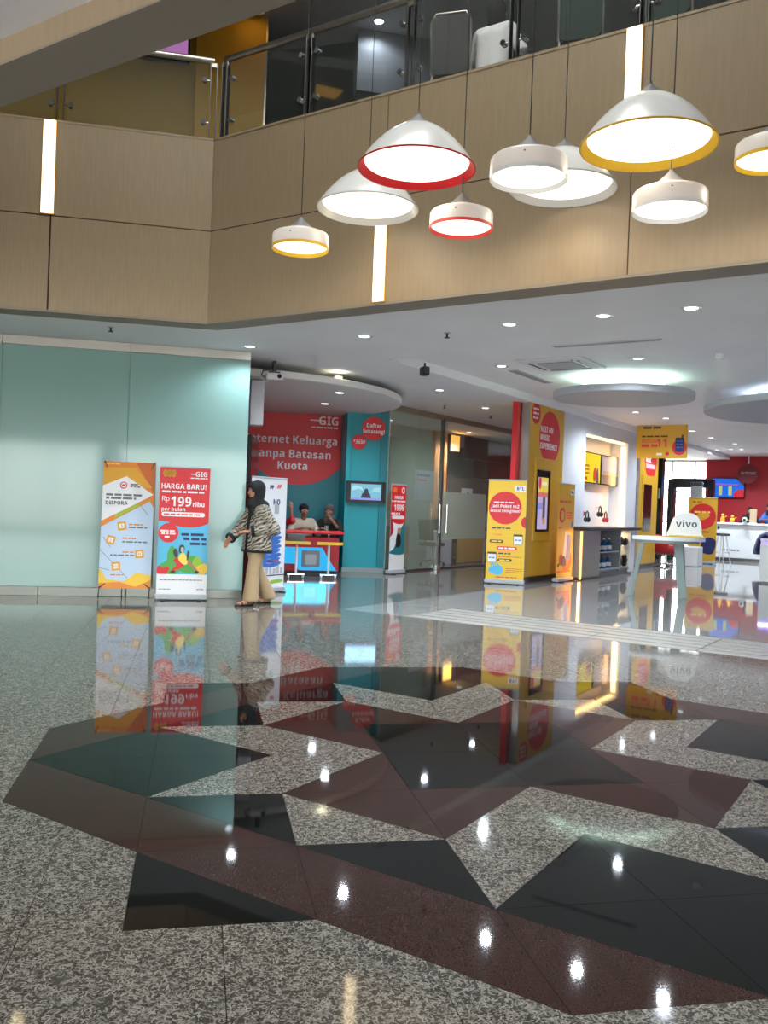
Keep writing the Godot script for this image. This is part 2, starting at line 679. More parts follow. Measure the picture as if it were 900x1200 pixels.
func shell() -> void:
	var o := outer()
	var names := ["wall_left", "wall_behind_glass", "wall_far", "wall_right", "wall_near_right", "wall_near"]
	var holes := [[[1.0, 4.6, 0.1, 3.0], [5.2, 8.8, 0.1, 3.0], [9.4, 13.0, 0.1, 3.0]], [], [[6.2, 9.2, 0.05, 3.2]], [], [], [[1.0, 4.5, 0.05, 3.0], [5.0, 9.5, 0.05, 3.0], [10.0, 14.8, 0.05, 3.0]]]
	var high := [[], [], [], [], [], [[4.0, 8.0, 5.8, 7.4]]]
	var k := 0
	var win := 1
	for nm in names:
		var p := o[k]
		var q := o[(k + 1) % 6]
		var root := struct_root(nm)
		wall_run(root, p, q, 0.0, 5.0, holes[k], M.white)
		wall_run(root, p, q, 5.0, 9.6, high[k], M.white)
		for h in high[k]:
			window_at(win + 20, p, q, h, 4, 2)
			win += 1
		for h in holes[k]:
			window_at(win, p, q, h, 3 if k != 2 else 4, 1 if k != 2 else 3)
			win += 1
		k += 1
	# atrium roof with a glazed skylight over the void
	var roof := struct_root("ceiling_atrium")
	var k0 := Vector2(-1.6, -7.4)
	var k1 := Vector2(2.6, -3.6)
	for r in [rect(-20, -40, k0.x, 20), rect(k1.x, -40, 40, 20), rect(k0.x, -40, k1.x, k0.y), rect(k0.x, k1.y, k1.x, 20)]:
		for p in Geometry2D.intersect_polygons(o, r):
			part("roof_slab", MB.new().slab(p, 9.6, 9.8).done(), M.ceiling, roof)
	var sk := struct_root("window_skylight")
	sk.position = Vector3((k0.x + k1.x) / 2, 9.7, (k0.y + k1.y) / 2)
	for i in 3:
		for j in 3:
			part("pane", MB.new().box(Vector3((i - 1) * 1.4, 0, (j - 1) * 1.266), Vector3(1.36, 0.012, 1.23)).done(), M.clear, sk)
	for i in 4:
		part("glazing_bar", MB.new().box(Vector3(-2.1 + i * 1.4, 0.0, 0), Vector3(0.06, 0.1, 3.8), 0.004).done(), M.steel, sk)
		part("glazing_bar", MB.new().box(Vector3(0, 0.0, -1.9 + i * 1.266), Vector3(4.2, 0.08, 0.06), 0.004).done(), M.steel, sk)


func cell_pieces(root: Node, called: String, poly: PackedVector2Array, m: Material, x0: float, dx: float, z0: float, dz: float, gap: float, kept: PackedVector2Array = PackedVector2Array()) -> int:
	# cuts a plan shape into slabs along a grid; every piece a mesh of its own, its top at y = 0
	var lo := Vector2.INF
	var hi := -Vector2.INF
	if poly_area(poly) < 0.0:
		poly.reverse()
	for p in poly:
		lo = lo.min(p)
		hi = hi.max(p)
	var n := 0
	for i in range(floori((lo.x - x0) / dx), ceili((hi.x - x0) / dx)):
		for j in range(floori(minf((lo.y - z0) / dz, (hi.y - z0) / dz) + 0.001), ceili(maxf((lo.y - z0) / dz, (hi.y - z0) / dz) - 0.001)):
			var c := rect(x0 + i * dx, z0 + minf(j * dz, (j + 1) * dz), x0 + (i + 1) * dx, z0 + maxf(j * dz, (j + 1) * dz))
			for r in Geometry2D.intersect_polygons(poly, c):
				for t in Geometry2D.offset_polygon(r, -gap, Geometry2D.JOIN_MITER):
					if kept.size() and Geometry2D.intersect_polygons(t, kept).is_empty():
						continue
					if t.size() > 2 and absf(poly_area(t)) > 0.0008:
						part(called, MB.new().slab(t, -0.014, 0.0).done(), m, root)
						n += 1
	return n


func poly_area(p: PackedVector2Array) -> float:
	var s := 0.0
	for k in p.size():
		s += p[k].cross(p[(k + 1) % p.size()])
	return s / 2.0


const GX := -0.755
const GZ := -2.09
const DX := 0.5765
const DZ := -0.594


func grid(l: Array) -> PackedVector2Array:
	var p := PackedVector2Array()
	for k in range(0, l.size(), 2):
		p.append(Vector2(GX + DX * l[k], GZ + DZ * l[k + 1]))
	return p


func turned(l: Array, q: int) -> Array:  # quarter turns of the star round its centre (4, 4)
	var r := []
	for k in range(0, l.size(), 2):
		var x: float = l[k] - 4.0
		var y: float = l[k + 1] - 4.0
		for t in q:
			var s := x
			x = y
			y = -s
		r.append_array([x + 4.0, y + 4.0])
	return r


func mosaic_floor() -> void:
	var fl := struct("floor", MB.new().slab(outer(), -0.3, -0.014).done(), M.grout)
	# the star: octagon with a diamond of black kites, red bands and pale shards
	for q in 4:
		var add := func(l: Array, m: Material, nm: String) -> void:
			cell_pieces(fl, nm, grid(turned(l, q)), m, GX, DX, GZ, DZ, 0.0009)
		add.call([0, 5, 3, 8, 4, 8, 0, 4], M.red_granite, "red_granite_piece")
		add.call([0, 4, 1, 5, 2, 4, 1, 3], M.black_granite, "black_granite_piece")
		add.call([1, 5, 2, 6, 2, 5], M.black_granite, "black_granite_piece")
		add.call([2, 6, 3, 7, 3, 6], M.black_granite, "black_granite_piece")
		add.call([1, 5, 2, 5, 3, 4, 2, 3, 1, 3, 2, 4], M.granite, "pale_granite_piece")
		add.call([2, 6, 3, 6, 2, 5], M.granite, "pale_granite_piece")
		add.call([2, 5, 3, 6, 4, 5, 3, 5, 3, 4], M.red_granite, "red_granite_piece")
		add.call([1, 7, 2, 7, 1, 6], M.black_granite, "black_granite_piece")
	cell_pieces(fl, "black_granite_piece", grid([3, 3, 3, 5, 5, 5, 5, 3]), M.black_granite, GX, DX, GZ, DZ, 0.0009)
	# granite tiles round it, laid half a cell off
	var stage := PackedVector2Array([ab2(-6.3, 8.74), ab2(3.4, 8.72), ab2(3.4, 30.6), ab2(-10.3, 30.6), ab2(-10.3, 22.43), ab2(-6.7, 22.43), ab2(-6.7, 14.11), ab2(-6.3, 14.11)])
	var star := grid([-0.0, 3, 0, 5, 1, 6, 1, 7, 2, 7, 3, 8, 5, 8, 6, 7, 7, 7, 7, 6, 8, 5, 8, 3, 7, 2, 7, 1, 6, 1, 5, 0, 3, 0, 2, 1, 1, 1, 1, 2])
	var seen := PackedVector2Array([Vector2(-0.35, -1.7), Vector2(1.4, -1.5), ab2(-2.2, 8.72), ab2(-6.3, 8.72), ab2(-6.3, 14.6), ab2(-8.95, 14.2), Vector2(3.5, -15.6), Vector2(1.0, -15.6), Vector2(0.6, -12.1), Vector2(-2.75, -12.1)])
	var tiles := 0
	var rest := MB.new()
	var X0 := GX + DX * 0.5
	var Z0 := GZ + DZ * 0.5
	for i in range(-16, 34):
		for j in range(-20, 40):
			var c := rect(X0 + (i - 1) * DX, Z0 + j * DZ, X0 + i * DX, Z0 + (j - 1) * DZ)
			var ctr := Vector2(X0 + (i - 0.5) * DX, Z0 + (j - 0.5) * DZ)
			if not Geometry2D.is_point_in_polygon(ctr, outer()):
				continue
			for r in Geometry2D.clip_polygons(c, star):
				for r2 in Geometry2D.clip_polygons(r, stage):
					for t in Geometry2D.offset_polygon(r2, -0.0013, Geometry2D.JOIN_MITER):
						if t.size() < 3 or absf(poly_area(t)) < 0.001:
							continue
						if not Geometry2D.intersect_polygons(t, seen).is_empty() and tiles < 290:
							part("granite_tile", MB.new().slab(t, -0.014, 0.0).done(), M.granite, fl)
							tiles += 1
						else:
							rest.slab(t, -0.014, 0.0)
	var more := part("granite_paving", rest.done(), M.granite, fl)
	more.set_meta("kind", "stuff")
	# the shop's white floor and the ribbed strip along its edge
	var turn := Basis(Vector3.UP, Y45)  # local x = u (b), local z = v (a)
	for bi in 20:
		for ai in 14:
			var b0 := 9.95 + bi * 1.04
			var a0 := -10.3 + ai * 1.0
			if a0 < -6.32 and b0 < 22.4:
				continue
			var b1 := minf(b0 + 1.04, 30.6)
			var a1 := a0 + 1.0
			if absf(a0 + 6.3) < 0.05 and b0 > 14.0 and b0 < 22.4:
				a0 = -6.7
			part("white_floor_tile", MB.new().box(ab((a0 + a1) / 2, (b0 + b1) / 2, -0.007), Vector3(b1 - b0 - 0.003, 0.014, a1 - a0 - 0.003), 0.0, turn).done(), M.white_tile, fl)
	part("white_floor_tile", MB.new().box(ab(-5.86, 9.33, -0.007), Vector3(1.2, 0.014, 0.88), 0.0, turn).done(), M.white_tile, fl)
	for k in 8:
		var a0 := -5.4 + k * 1.1
		part("strip_bed", MB.new().box(ab(a0 + 0.55, 9.33, -0.009), Vector3(1.2, 0.014, 1.097), 0.0, turn).done(), M.rib_dark, fl)
		for g in 5:
			part("strip_rib", MB.new().box(ab(a0 + 0.55, 8.86 + 0.235 * g, -0.003), Vector3(0.17, 0.014, 1.09), 0.003, turn).done(), M.rib, fl)


func balcony() -> void:
	# gallery fascia: two runs of panels in two rows on a dark carcass, meeting in an obtuse corner
	var B0 := 7.0
	var ZF := -9.897
	var root := struct_root("wall_gallery")
	var carcass := MB.new()
	carcass.slab(PackedVector2Array([Vector2(-4.0, ZF - 0.012), Vector2(-0.005, ZF - 0.012), ab2(1.5, B0 + 0.012), ab2(1.5, B0 + 0.32), Vector2(0.12, ZF - 0.31), Vector2(-4.0, ZF - 0.31)]), 3.215, 5.19)
	part("carcass", carcass.done(), M.wood_gap, root)
	var under := MB.new()
	under.slab(PackedVector2Array([Vector2(-4.0, ZF - 0.002), Vector2(0.0, ZF - 0.002), ab2(1.5, B0 + 0.002), ab2(1.5, B0 + 0.32), Vector2(0.12, ZF - 0.31), Vector2(-4.0, ZF - 0.31)]), 3.19, 3.214)
	part("soffit_edge", under.done(), M.soffit, root)
	var cap := MB.new()
	cap.slab(PackedVector2Array([Vector2(-4.0, ZF + 0.004), Vector2(0.0, ZF + 0.004), ab2(1.5, B0 - 0.004), ab2(1.5, B0 + 0.34), Vector2(0.12, ZF - 0.33), Vector2(-4.0, ZF - 0.33)]), 5.19, 5.215)
	part("coping", cap.done(), M.wood, root)
	var rows := [[3.212, 4.2], [4.21, 5.19]]
	var ends := [[-4.0, -1.66], [-1.65, 0.008]]
	for e in ends:
		for r in rows:
			var w: float = e[1] - e[0] - 0.008
			part("wood_panel", MB.new().box(Vector3((e[0] + e[1]) / 2, (r[0] + r[1]) / 2, ZF - 0.008), Vector3(w, r[1] - r[0], 0.016), 0.002).done(), M.wood, root)
	var s0 := -6.995
	var cuts := [-0.004, 2.28, 4.66, 7.05, 8.5]
	for k in 4:
		for r in rows:
			part("wood_panel", MB.new().box(ab(s0 + (cuts[k] + cuts[k + 1]) / 2, B0 + 0.008, (r[0] + r[1]) / 2), Vector3(0.016, r[1] - r[0], cuts[k + 1] - cuts[k] - 0.008), 0.002, Basis(Vector3.UP, Y45)).done(), M.wood, root)
	# the near slab edge: a band that drops below the ceiling overhead, and the fascia on its far side
	var beam := struct_root("trim_beam")
	part("band", MB.new().box(ab(-3.5, 2.48, 3.3), Vector3(0.26, 0.2, 13.0), 0.004, Basis(Vector3.UP, Y45)).done(), M.wood, beam)
	part("underside", MB.new().box(ab(-3.5, 2.48, 3.197), Vector3(0.264, 0.008, 13.0), 0.002, Basis(Vector3.UP, Y45)).done(), M.soffit, beam)
	part("fascia", MB.new().box(ab(-3.5, 2.6, 4.3), Vector3(0.03, 1.8, 13.0), 0.004, Basis(Vector3.UP, Y45)).done(), M.wood, beam)


func ceilings() -> void:
	# near ceiling: all with b < 2.36
	var near_half := PackedVector2Array([ab2(-40, -40), ab2(40, -40), ab2(40, 2.36), ab2(-40, 2.36)])
	var up := func(nm: String, polys: Array, y0: float, y1: float, m: Material) -> void:
		for p in polys:
			if absf(poly_area(p)) > 0.05:
				struct(numbered(nm), MB.new().slab(p, y0, y1).done(), m)
	up.call("ceiling_near", Geometry2D.intersect_polygons(outer(), near_half), 3.31, 3.45, M.ceiling)
	var void_ := PackedVector2Array([Vector2(-4.0, -10.19), Vector2(0.1, -10.19), ab2(1.5, 7.3), ab2(1.5, 2.0), ab2(-8.2, 2.0), Vector2(-4.0, -6.9)])
	var recess := PackedVector2Array([ab2(-6.4, 9.7), ab2(20, 9.7), ab2(20, 60), ab2(-6.4, 60)])
	var far_half := PackedVector2Array([ab2(-40, 2.36), ab2(40, 2.36), ab2(40, 60), ab2(-40, 60)])
	var far_ := Geometry2D.intersect_polygons(outer(), far_half)
	var low := []
	for p in far_:
		for p2 in Geometry2D.clip_polygons(p, void_):
			low.append(p2)
	var low2 := []
	for p in low:
		for p2 in Geometry2D.clip_polygons(p, recess):
			low2.append(p2)
	up.call("ceiling", low2, 3.2, 3.46, M.ceiling)
	var rec := []
	for p in far_:
		rec.append_array(Geometry2D.intersect_polygons(p, recess))
	up.call("ceiling_recess", rec, 3.32, 3.46, M.ceiling)
	struct("trim_recess", MB.new().prism(V2([-6.9 + 0.45, 0, 7.6, 0, 7.6, 0.125, -6.9, 0.125]), 0.0, 0.02, Transform3D(Basis(Vector3.UP, Y45), ab(-6.405, 16.5, 3.198))).done(), M.white_bright)
	up.call("floor_gallery", low, 5.0, 5.14, M.char)
	up.call("ceiling_gallery", low, 8.2, 8.35, M.ceiling)
	struct("floor_near_gallery", MB.new().slab(Geometry2D.intersect_polygons(outer(), near_half)[0], 5.0, 5.14).done(), M.char)


func glass_partition() -> void:
	var z := -11.61
	var root := struct_root("wall_frosted_glass")
	var xs := [-8.9, -7.0, -5.45, -3.95, -2.44, -0.93, 0.575]
	for k in 6:
		part("glass_panel", MB.new().box(Vector3((xs[k] + xs[k + 1]) / 2, 1.6, z - 0.006), Vector3(xs[k + 1] - xs[k] - 0.004, 3.0, 0.012), 0.001).done(), M.frost, root)
		part("metal_header", MB.new().box(Vector3((xs[k] + xs[k + 1]) / 2, 3.145, z + 0.01), Vector3(xs[k + 1] - xs[k] - 0.002, 0.11, 0.06), 0.003).done(), M.steel, root)
	for k in 9:
		var x1 := 0.575 - (0.505 if k == 0 else 0.505 + k * 1.0)
		var x0 := x1 + (0.505 if k == 0 else 1.0)
		part("metal_base", MB.new().box(Vector3((x0 + x1) / 2, 0.057, z + 0.005), Vector3(absf(x0 - x1) - 0.005, 0.114, 0.05), 0.003).done(), M.steel_base, root)
	# lining behind the frosted panes
	struct("wall_lining", MB.new().box(Vector3(-4.2, 1.6, z - 0.12), Vector3(9.4, 3.19, 0.14)).done(), M.frost)


func booth_shell() -> void:
	# red and teal end wall, teal pier, dark return by the glass
	var w := struct("wall_booth", MB.new().box(Vector3(0.9, 1.6, -17.3), Vector3(4.2, 3.2, 0.18)).done(), M.teal_dark)
	var face := Node3D.new()
	face.name = "mural"
	w.add_child(face)
	face.position = Vector3(1.75, 0, -17.21)
	var box_ := rect(-1.5, 0.0, 0.98, 3.19)
	ink(face, "mural_disc", Geometry2D.merge_polygons(round_poly(0.08, 2.78, 1.16, 1.16, 64), rect(-1.5, 2.5, 0.98, 3.19))[0], M.red, 1, box_)
	text(face, "Internet Keluarga", 0.855, 2.49, 0.15, M.paper, 3, 2, true, -1.78)
	text(face, "Tanpa Batasan", 0.735, 2.215, 0.15, M.paper, 3, 2, true, -1.52)
	text(face, "Kuota", -0.02, 1.985, 0.15, M.paper, 3, 1, true, -0.58)
	text(face, "GIG", 0.66, 2.89, 0.16, M.paper, 3, 1)
	part("print_line", MB.new().box(Vector3(0.44, 2.895, 0.005), Vector3(0.3, 0.022, 0.004)).done(), M.paper, face)
	bars(face, 0.32, 2.76, 0.55, 0.028, M.paper, 2, 3)
	ink(face, "emblem", round_poly(-0.72, 2.9, 0.1, 0.06), M.orange, 2)
	ink(face, "emblem", round_poly(-0.67, 2.97, 0.05), M.orange, 2)
	ink(face, "emblem", round_poly(-0.76, 2.83, 0.09, 0.03), M.orange, 2)
	var pier := struct("wall_pier", MB.new().box(Vector3(3.05, 1.6, -16.75), Vector3(0.8, 3.2, 0.7), 0.004).done(), M.teal)
	part("plinth", MB.new().box(Vector3(3.05, 0.045, -16.75), Vector3(0.83, 0.09, 0.73), 0.004).done(), M.grey_green, pier)
	part("edge_panel", MB.new().box(Vector3(2.69, 1.66, -16.385), Vector3(0.09, 3.1, 0.03), 0.004).done(), M.teal, pier)
	part("edge_panel", MB.new().box(Vector3(3.36, 1.66, -16.385), Vector3(0.12, 3.1, 0.03), 0.004).done(), M.teal_dark, pier)
	part("corner_trim", MB.new().box(Vector3(3.455, 1.6, -16.39), Vector3(0.02, 3.2, 0.03), 0.004).done(), M.steel, pier)
	var pf := Node3D.new()
	pf.name = "print"
	pier.add_child(pf)
	pf.position = Vector3(0, 0, -16.4 + 0.001)
	ink(pf, "print_disc", round_poly(3.15, 2.72, 0.225), M.red, 30)
	ink(pf, "print_disc", round_poly(2.88, 2.46, 0.14), M.red, 30)
	text(pf, "Daftar", 3.15, 2.775, 0.075, M.paper, 32, 1, true, 0.9)
	text(pf, "Sekarang!", 3.15, 2.665, 0.075, M.paper, 32, 1, true, 0.85)
	text(pf, "*363#", 2.88, 2.46, 0.07, M.paper, 32, 1, true, 0.85)
	# the return that closes the glass wall's end, dark red below
	struct("wall_return", MB.new().box(Vector3(0.5, 1.6, -14.4), Vector3(0.12, 3.2, 5.3)).done(), M.red_dark)
	var post := struct("trim_post", MB.new().box(Vector3(0.66, 0.76, -12.55), Vector3(0.09, 1.52, 0.09), 0.005).done(), M.red_dark)
	part("cap", MB.new().box(Vector3(0.66, 1.53, -12.55), Vector3(0.1, 0.03, 0.1), 0.004).done(), M.black, post)


func storefront() -> void:
	# clear shopfront glazing running away to the right, doors with a steel post
	var A := -9.1
	var turn := Basis(Vector3.UP, Y45)
	var root := struct_root("wall_shopfront")
	part("header", MB.new().box(ab(A, 16.9, 3.15), Vector3(5.8, 0.1, 0.09), 0.003, turn).done(), M.soffit, root)
	part("floor_rail", MB.new().box(ab(A, 16.9, 0.02), Vector3(5.8, 0.04, 0.06), 0.003, turn).done(), M.steel_dark, root)
	var bs_ := [14.0, 15.05, 15.95, 17.0, 18.1, 19.8]
	for k in 5:
		part("glass_panel", MB.new().box(ab(A, (bs_[k] + bs_[k + 1]) / 2, 1.57), Vector3(bs_[k + 1] - bs_[k] - 0.012, 3.06, 0.012), 0.0, turn).done(), M.store_glass if k < 2 else M.pane_clear, root)
	part("door_post", MB.new().box(ab(A + 0.02, 15.97, 1.57), Vector3(0.07, 3.14, 0.07), 0.004, turn).done(), M.steel_dark, root)
	part("door_handle", MB.new().tube([ab(A + 0.1, 15.82, 0.75), ab(A + 0.1, 15.82, 1.35)], 0.018, 10).done(), M.chrome, root)
	part("door_handle", MB.new().tube([ab(A + 0.1, 16.12, 0.75), ab(A + 0.1, 16.12, 1.35)], 0.018, 10).done(), M.chrome, root)
	for e in [[15.82, 0.85], [15.82, 1.25], [16.12, 0.85], [16.12, 1.25]]:
		part("handle_standoff", MB.new().tube([ab(A, e[0], e[1]), ab(A + 0.1, e[0], e[1])], 0.01, 8).done(), M.chrome, root)
	part("floor_hinge", MB.new().box(ab(A + 0.05, 15.9, 0.05), Vector3(0.12, 0.1, 0.06), 0.01, turn).done(), M.chrome, root)
	part("frosted_band", MB.new().box(ab(A + 0.012, 17.05, 1.12), Vector3(2.05, 1.0, 0.003), 0.0, turn).done(), M.frost_band, root)
	# room behind
	struct("wall_store_back", MB.new().box(ab(-13.4, 19.5, 1.6), Vector3(13.5, 3.2, 0.15), 0.0, turn).done(), M.grey_green)
	struct("wall_store_side", MB.new().box(Vector3(3.2, 1.6, -19.6), Vector3(0.15, 3.2, 4.9)).done(), M.grey_green)
	struct("wall_store_end", MB.new().box(ab(-11.2, 25.6, 1.6), Vector3(0.15, 3.2, 4.5), 0.0, turn).done(), M.char)
	struct("wall_store_flank", MB.new().box(ab(-9.1, 22.7, 1.6), Vector3(5.8, 3.2, 0.15), 0.0, turn).done(), M.grey_green)


func shop_wall() -> void:
	# white wall with a lit niche between two yellow pillars
	var A := -6.5
	var turn := Basis(Vector3.UP, Y45)
	var root := struct_root("wall_shop")
	var n0 := 17.35
	var n1 := 20.05
	var ny0 := 0.95
	var ny1 := 2.92
	part("wall_part", MB.new().box(ab(A - 0.2, (16.05 + n0) / 2, 1.66), Vector3(n0 - 16.05, 3.32, 0.4), 0.0, turn).done(), M.white, root)
	part("wall_part", MB.new().box(ab(A - 0.2, (n1 + 20.75) / 2, 1.66), Vector3(20.75 - n1, 3.32, 0.4), 0.0, turn).done(), M.white, root)
	part("wall_part", MB.new().box(ab(A - 0.2, (n0 + n1) / 2, (ny1 + 3.32) / 2), Vector3(n1 - n0, 3.32 - ny1, 0.4), 0.0, turn).done(), M.white, root)
	part("wall_part", MB.new().box(ab(A - 0.2, (n0 + n1) / 2, ny0 / 2), Vector3(n1 - n0, ny0, 0.4), 0.0, turn).done(), M.white, root)
	part("niche_back", MB.new().box(ab(A - 0.42, (n0 + n1) / 2, 1.9), Vector3(n1 - n0 + 0.2, 2.2, 0.04), 0.0, turn).done(), M.white, root)
	part("skirting", MB.new().box(ab(A + 0.01, 16.7, 0.05), Vector3(1.3, 0.1, 0.02), 0.003, turn).done(), M.steel_dark, root)
	struct("wall_shop_rear", MB.new().box(ab(A - 0.5, 19.0, 1.66), Vector3(6.4, 3.32, 0.06), 0.0, turn).done(), M.red_deep)
	var st := struct("trim_shop_edge", MB.new().box(ab(-6.66, 14.3, 0.78 + 1.55), Vector3(0.1, 1.8, 0.1), 0.003, turn).done(), M.red)
	part("lower_panel", MB.new().box(ab(-6.66, 14.3, 1.0), Vector3(0.1, 0.85, 0.1), 0.003, turn).done(), M.yellow2, st)


# ---------------------------------------------------------------- lamps

const WARM := Color(1.0, 0.94, 0.84)
const COOL := Color(0.9, 0.95, 1.0)


func pendant(label: String, at: Vector3, dia: float, dome: bool, ring: Material, energy: float) -> void:
	var r := dia / 2.0
	var o := thing("pendant_lamp", label, "pendant lamp", at, 0.0, "pendant lamps hung in the atrium")
	var top: float
	if dome:
		var p := []
		for q in [[1.0, 0.0], [0.95, 0.04], [0.86, 0.105], [0.76, 0.166], [0.64, 0.23], [0.5, 0.29], [0.36, 0.336], [0.2, 0.368]]:
			p.append(Vector2(r * q[0], dia * q[1]))
		part("shade", MB.new().lathe(p, 48).done(), M.white_gloss, o)
		top = dia * 0.364
		part("inner_rim", MB.new().lathe([Vector2(r * 0.885, 0.052), Vector2(r * 0.995, 0.0)], 48).done(), ring, o)
		part("rim_ring", MB.new().lathe([Vector2(r * 0.985, -0.004), Vector2(r * 1.004, -0.004), Vector2(r * 1.006, 0.006), Vector2(r * 1.0, 0.008)], 48).done(), ring, o)
		part("diffuser", MB.new().cyl(Vector3(0, 0.047, 0), r * 0.89, 0.012, 48).done(), M.lamp, o)
		part("cone_cap", MB.new().lathe([Vector2(r * 0.235, top - 0.006), Vector2(r * 0.215, top + 0.012), Vector2(r * 0.05, top + r * 0.17), Vector2(0.013, top + r * 0.2), Vector2(0.012, top + r * 0.24), Vector2(0, top + r * 0.24)], 24).done(), M.cap, o)
		spot("lamp_light", Vector3(0, -0.03, 0), energy, WARM, 84.0, r * 0.6, o)
		top += r * 0.22
	else:
		var hd := dia * 0.24
		part("shade", MB.new().lathe([Vector2(r, 0.022), Vector2(r * 0.99, hd), Vector2(r * 0.95, hd + 0.015), Vector2(r * 0.42, hd + dia * 0.13), Vector2(0, hd + dia * 0.135)], 40).done(), M.drum_shade, o)
		part("inner_rim", MB.new().lathe([Vector2(r * 0.93, 0.03), Vector2(r * 0.985, 0.0), Vector2(r * 1.0, 0.0), Vector2(r * 1.0, 0.024)], 40).done(), ring, o)
		part("diffuser", MB.new().cyl(Vector3(0, 0.028, 0), r * 0.94, 0.01, 40).done(), M.lamp, o)
		part("screw", MB.new().ball(Vector3(-r * 0.45, hd * 0.8, r * 0.89), Vector3(0.006, 0.006, 0.004), 8, 4).done(), M.black, o)
		top = hd + dia * 0.13
		part("cone_cap", MB.new().lathe([Vector2(r * 0.45, top - 0.006), Vector2(r * 0.4, top + 0.01), Vector2(r * 0.09, top + dia * 0.17), Vector2(0.012, top + dia * 0.21), Vector2(0, top + dia * 0.21)], 24).done(), M.cap, o)
		spot("lamp_light", Vector3(0, -0.03, 0), energy, WARM, 84.0, r * 0.6, o)
		top += dia * 0.19
	part("cable", MB.new().tube([Vector3(0, top, 0), Vector3(0, 9.6 - at.y, 0)], 0.004, 6).done(), M.char, o)


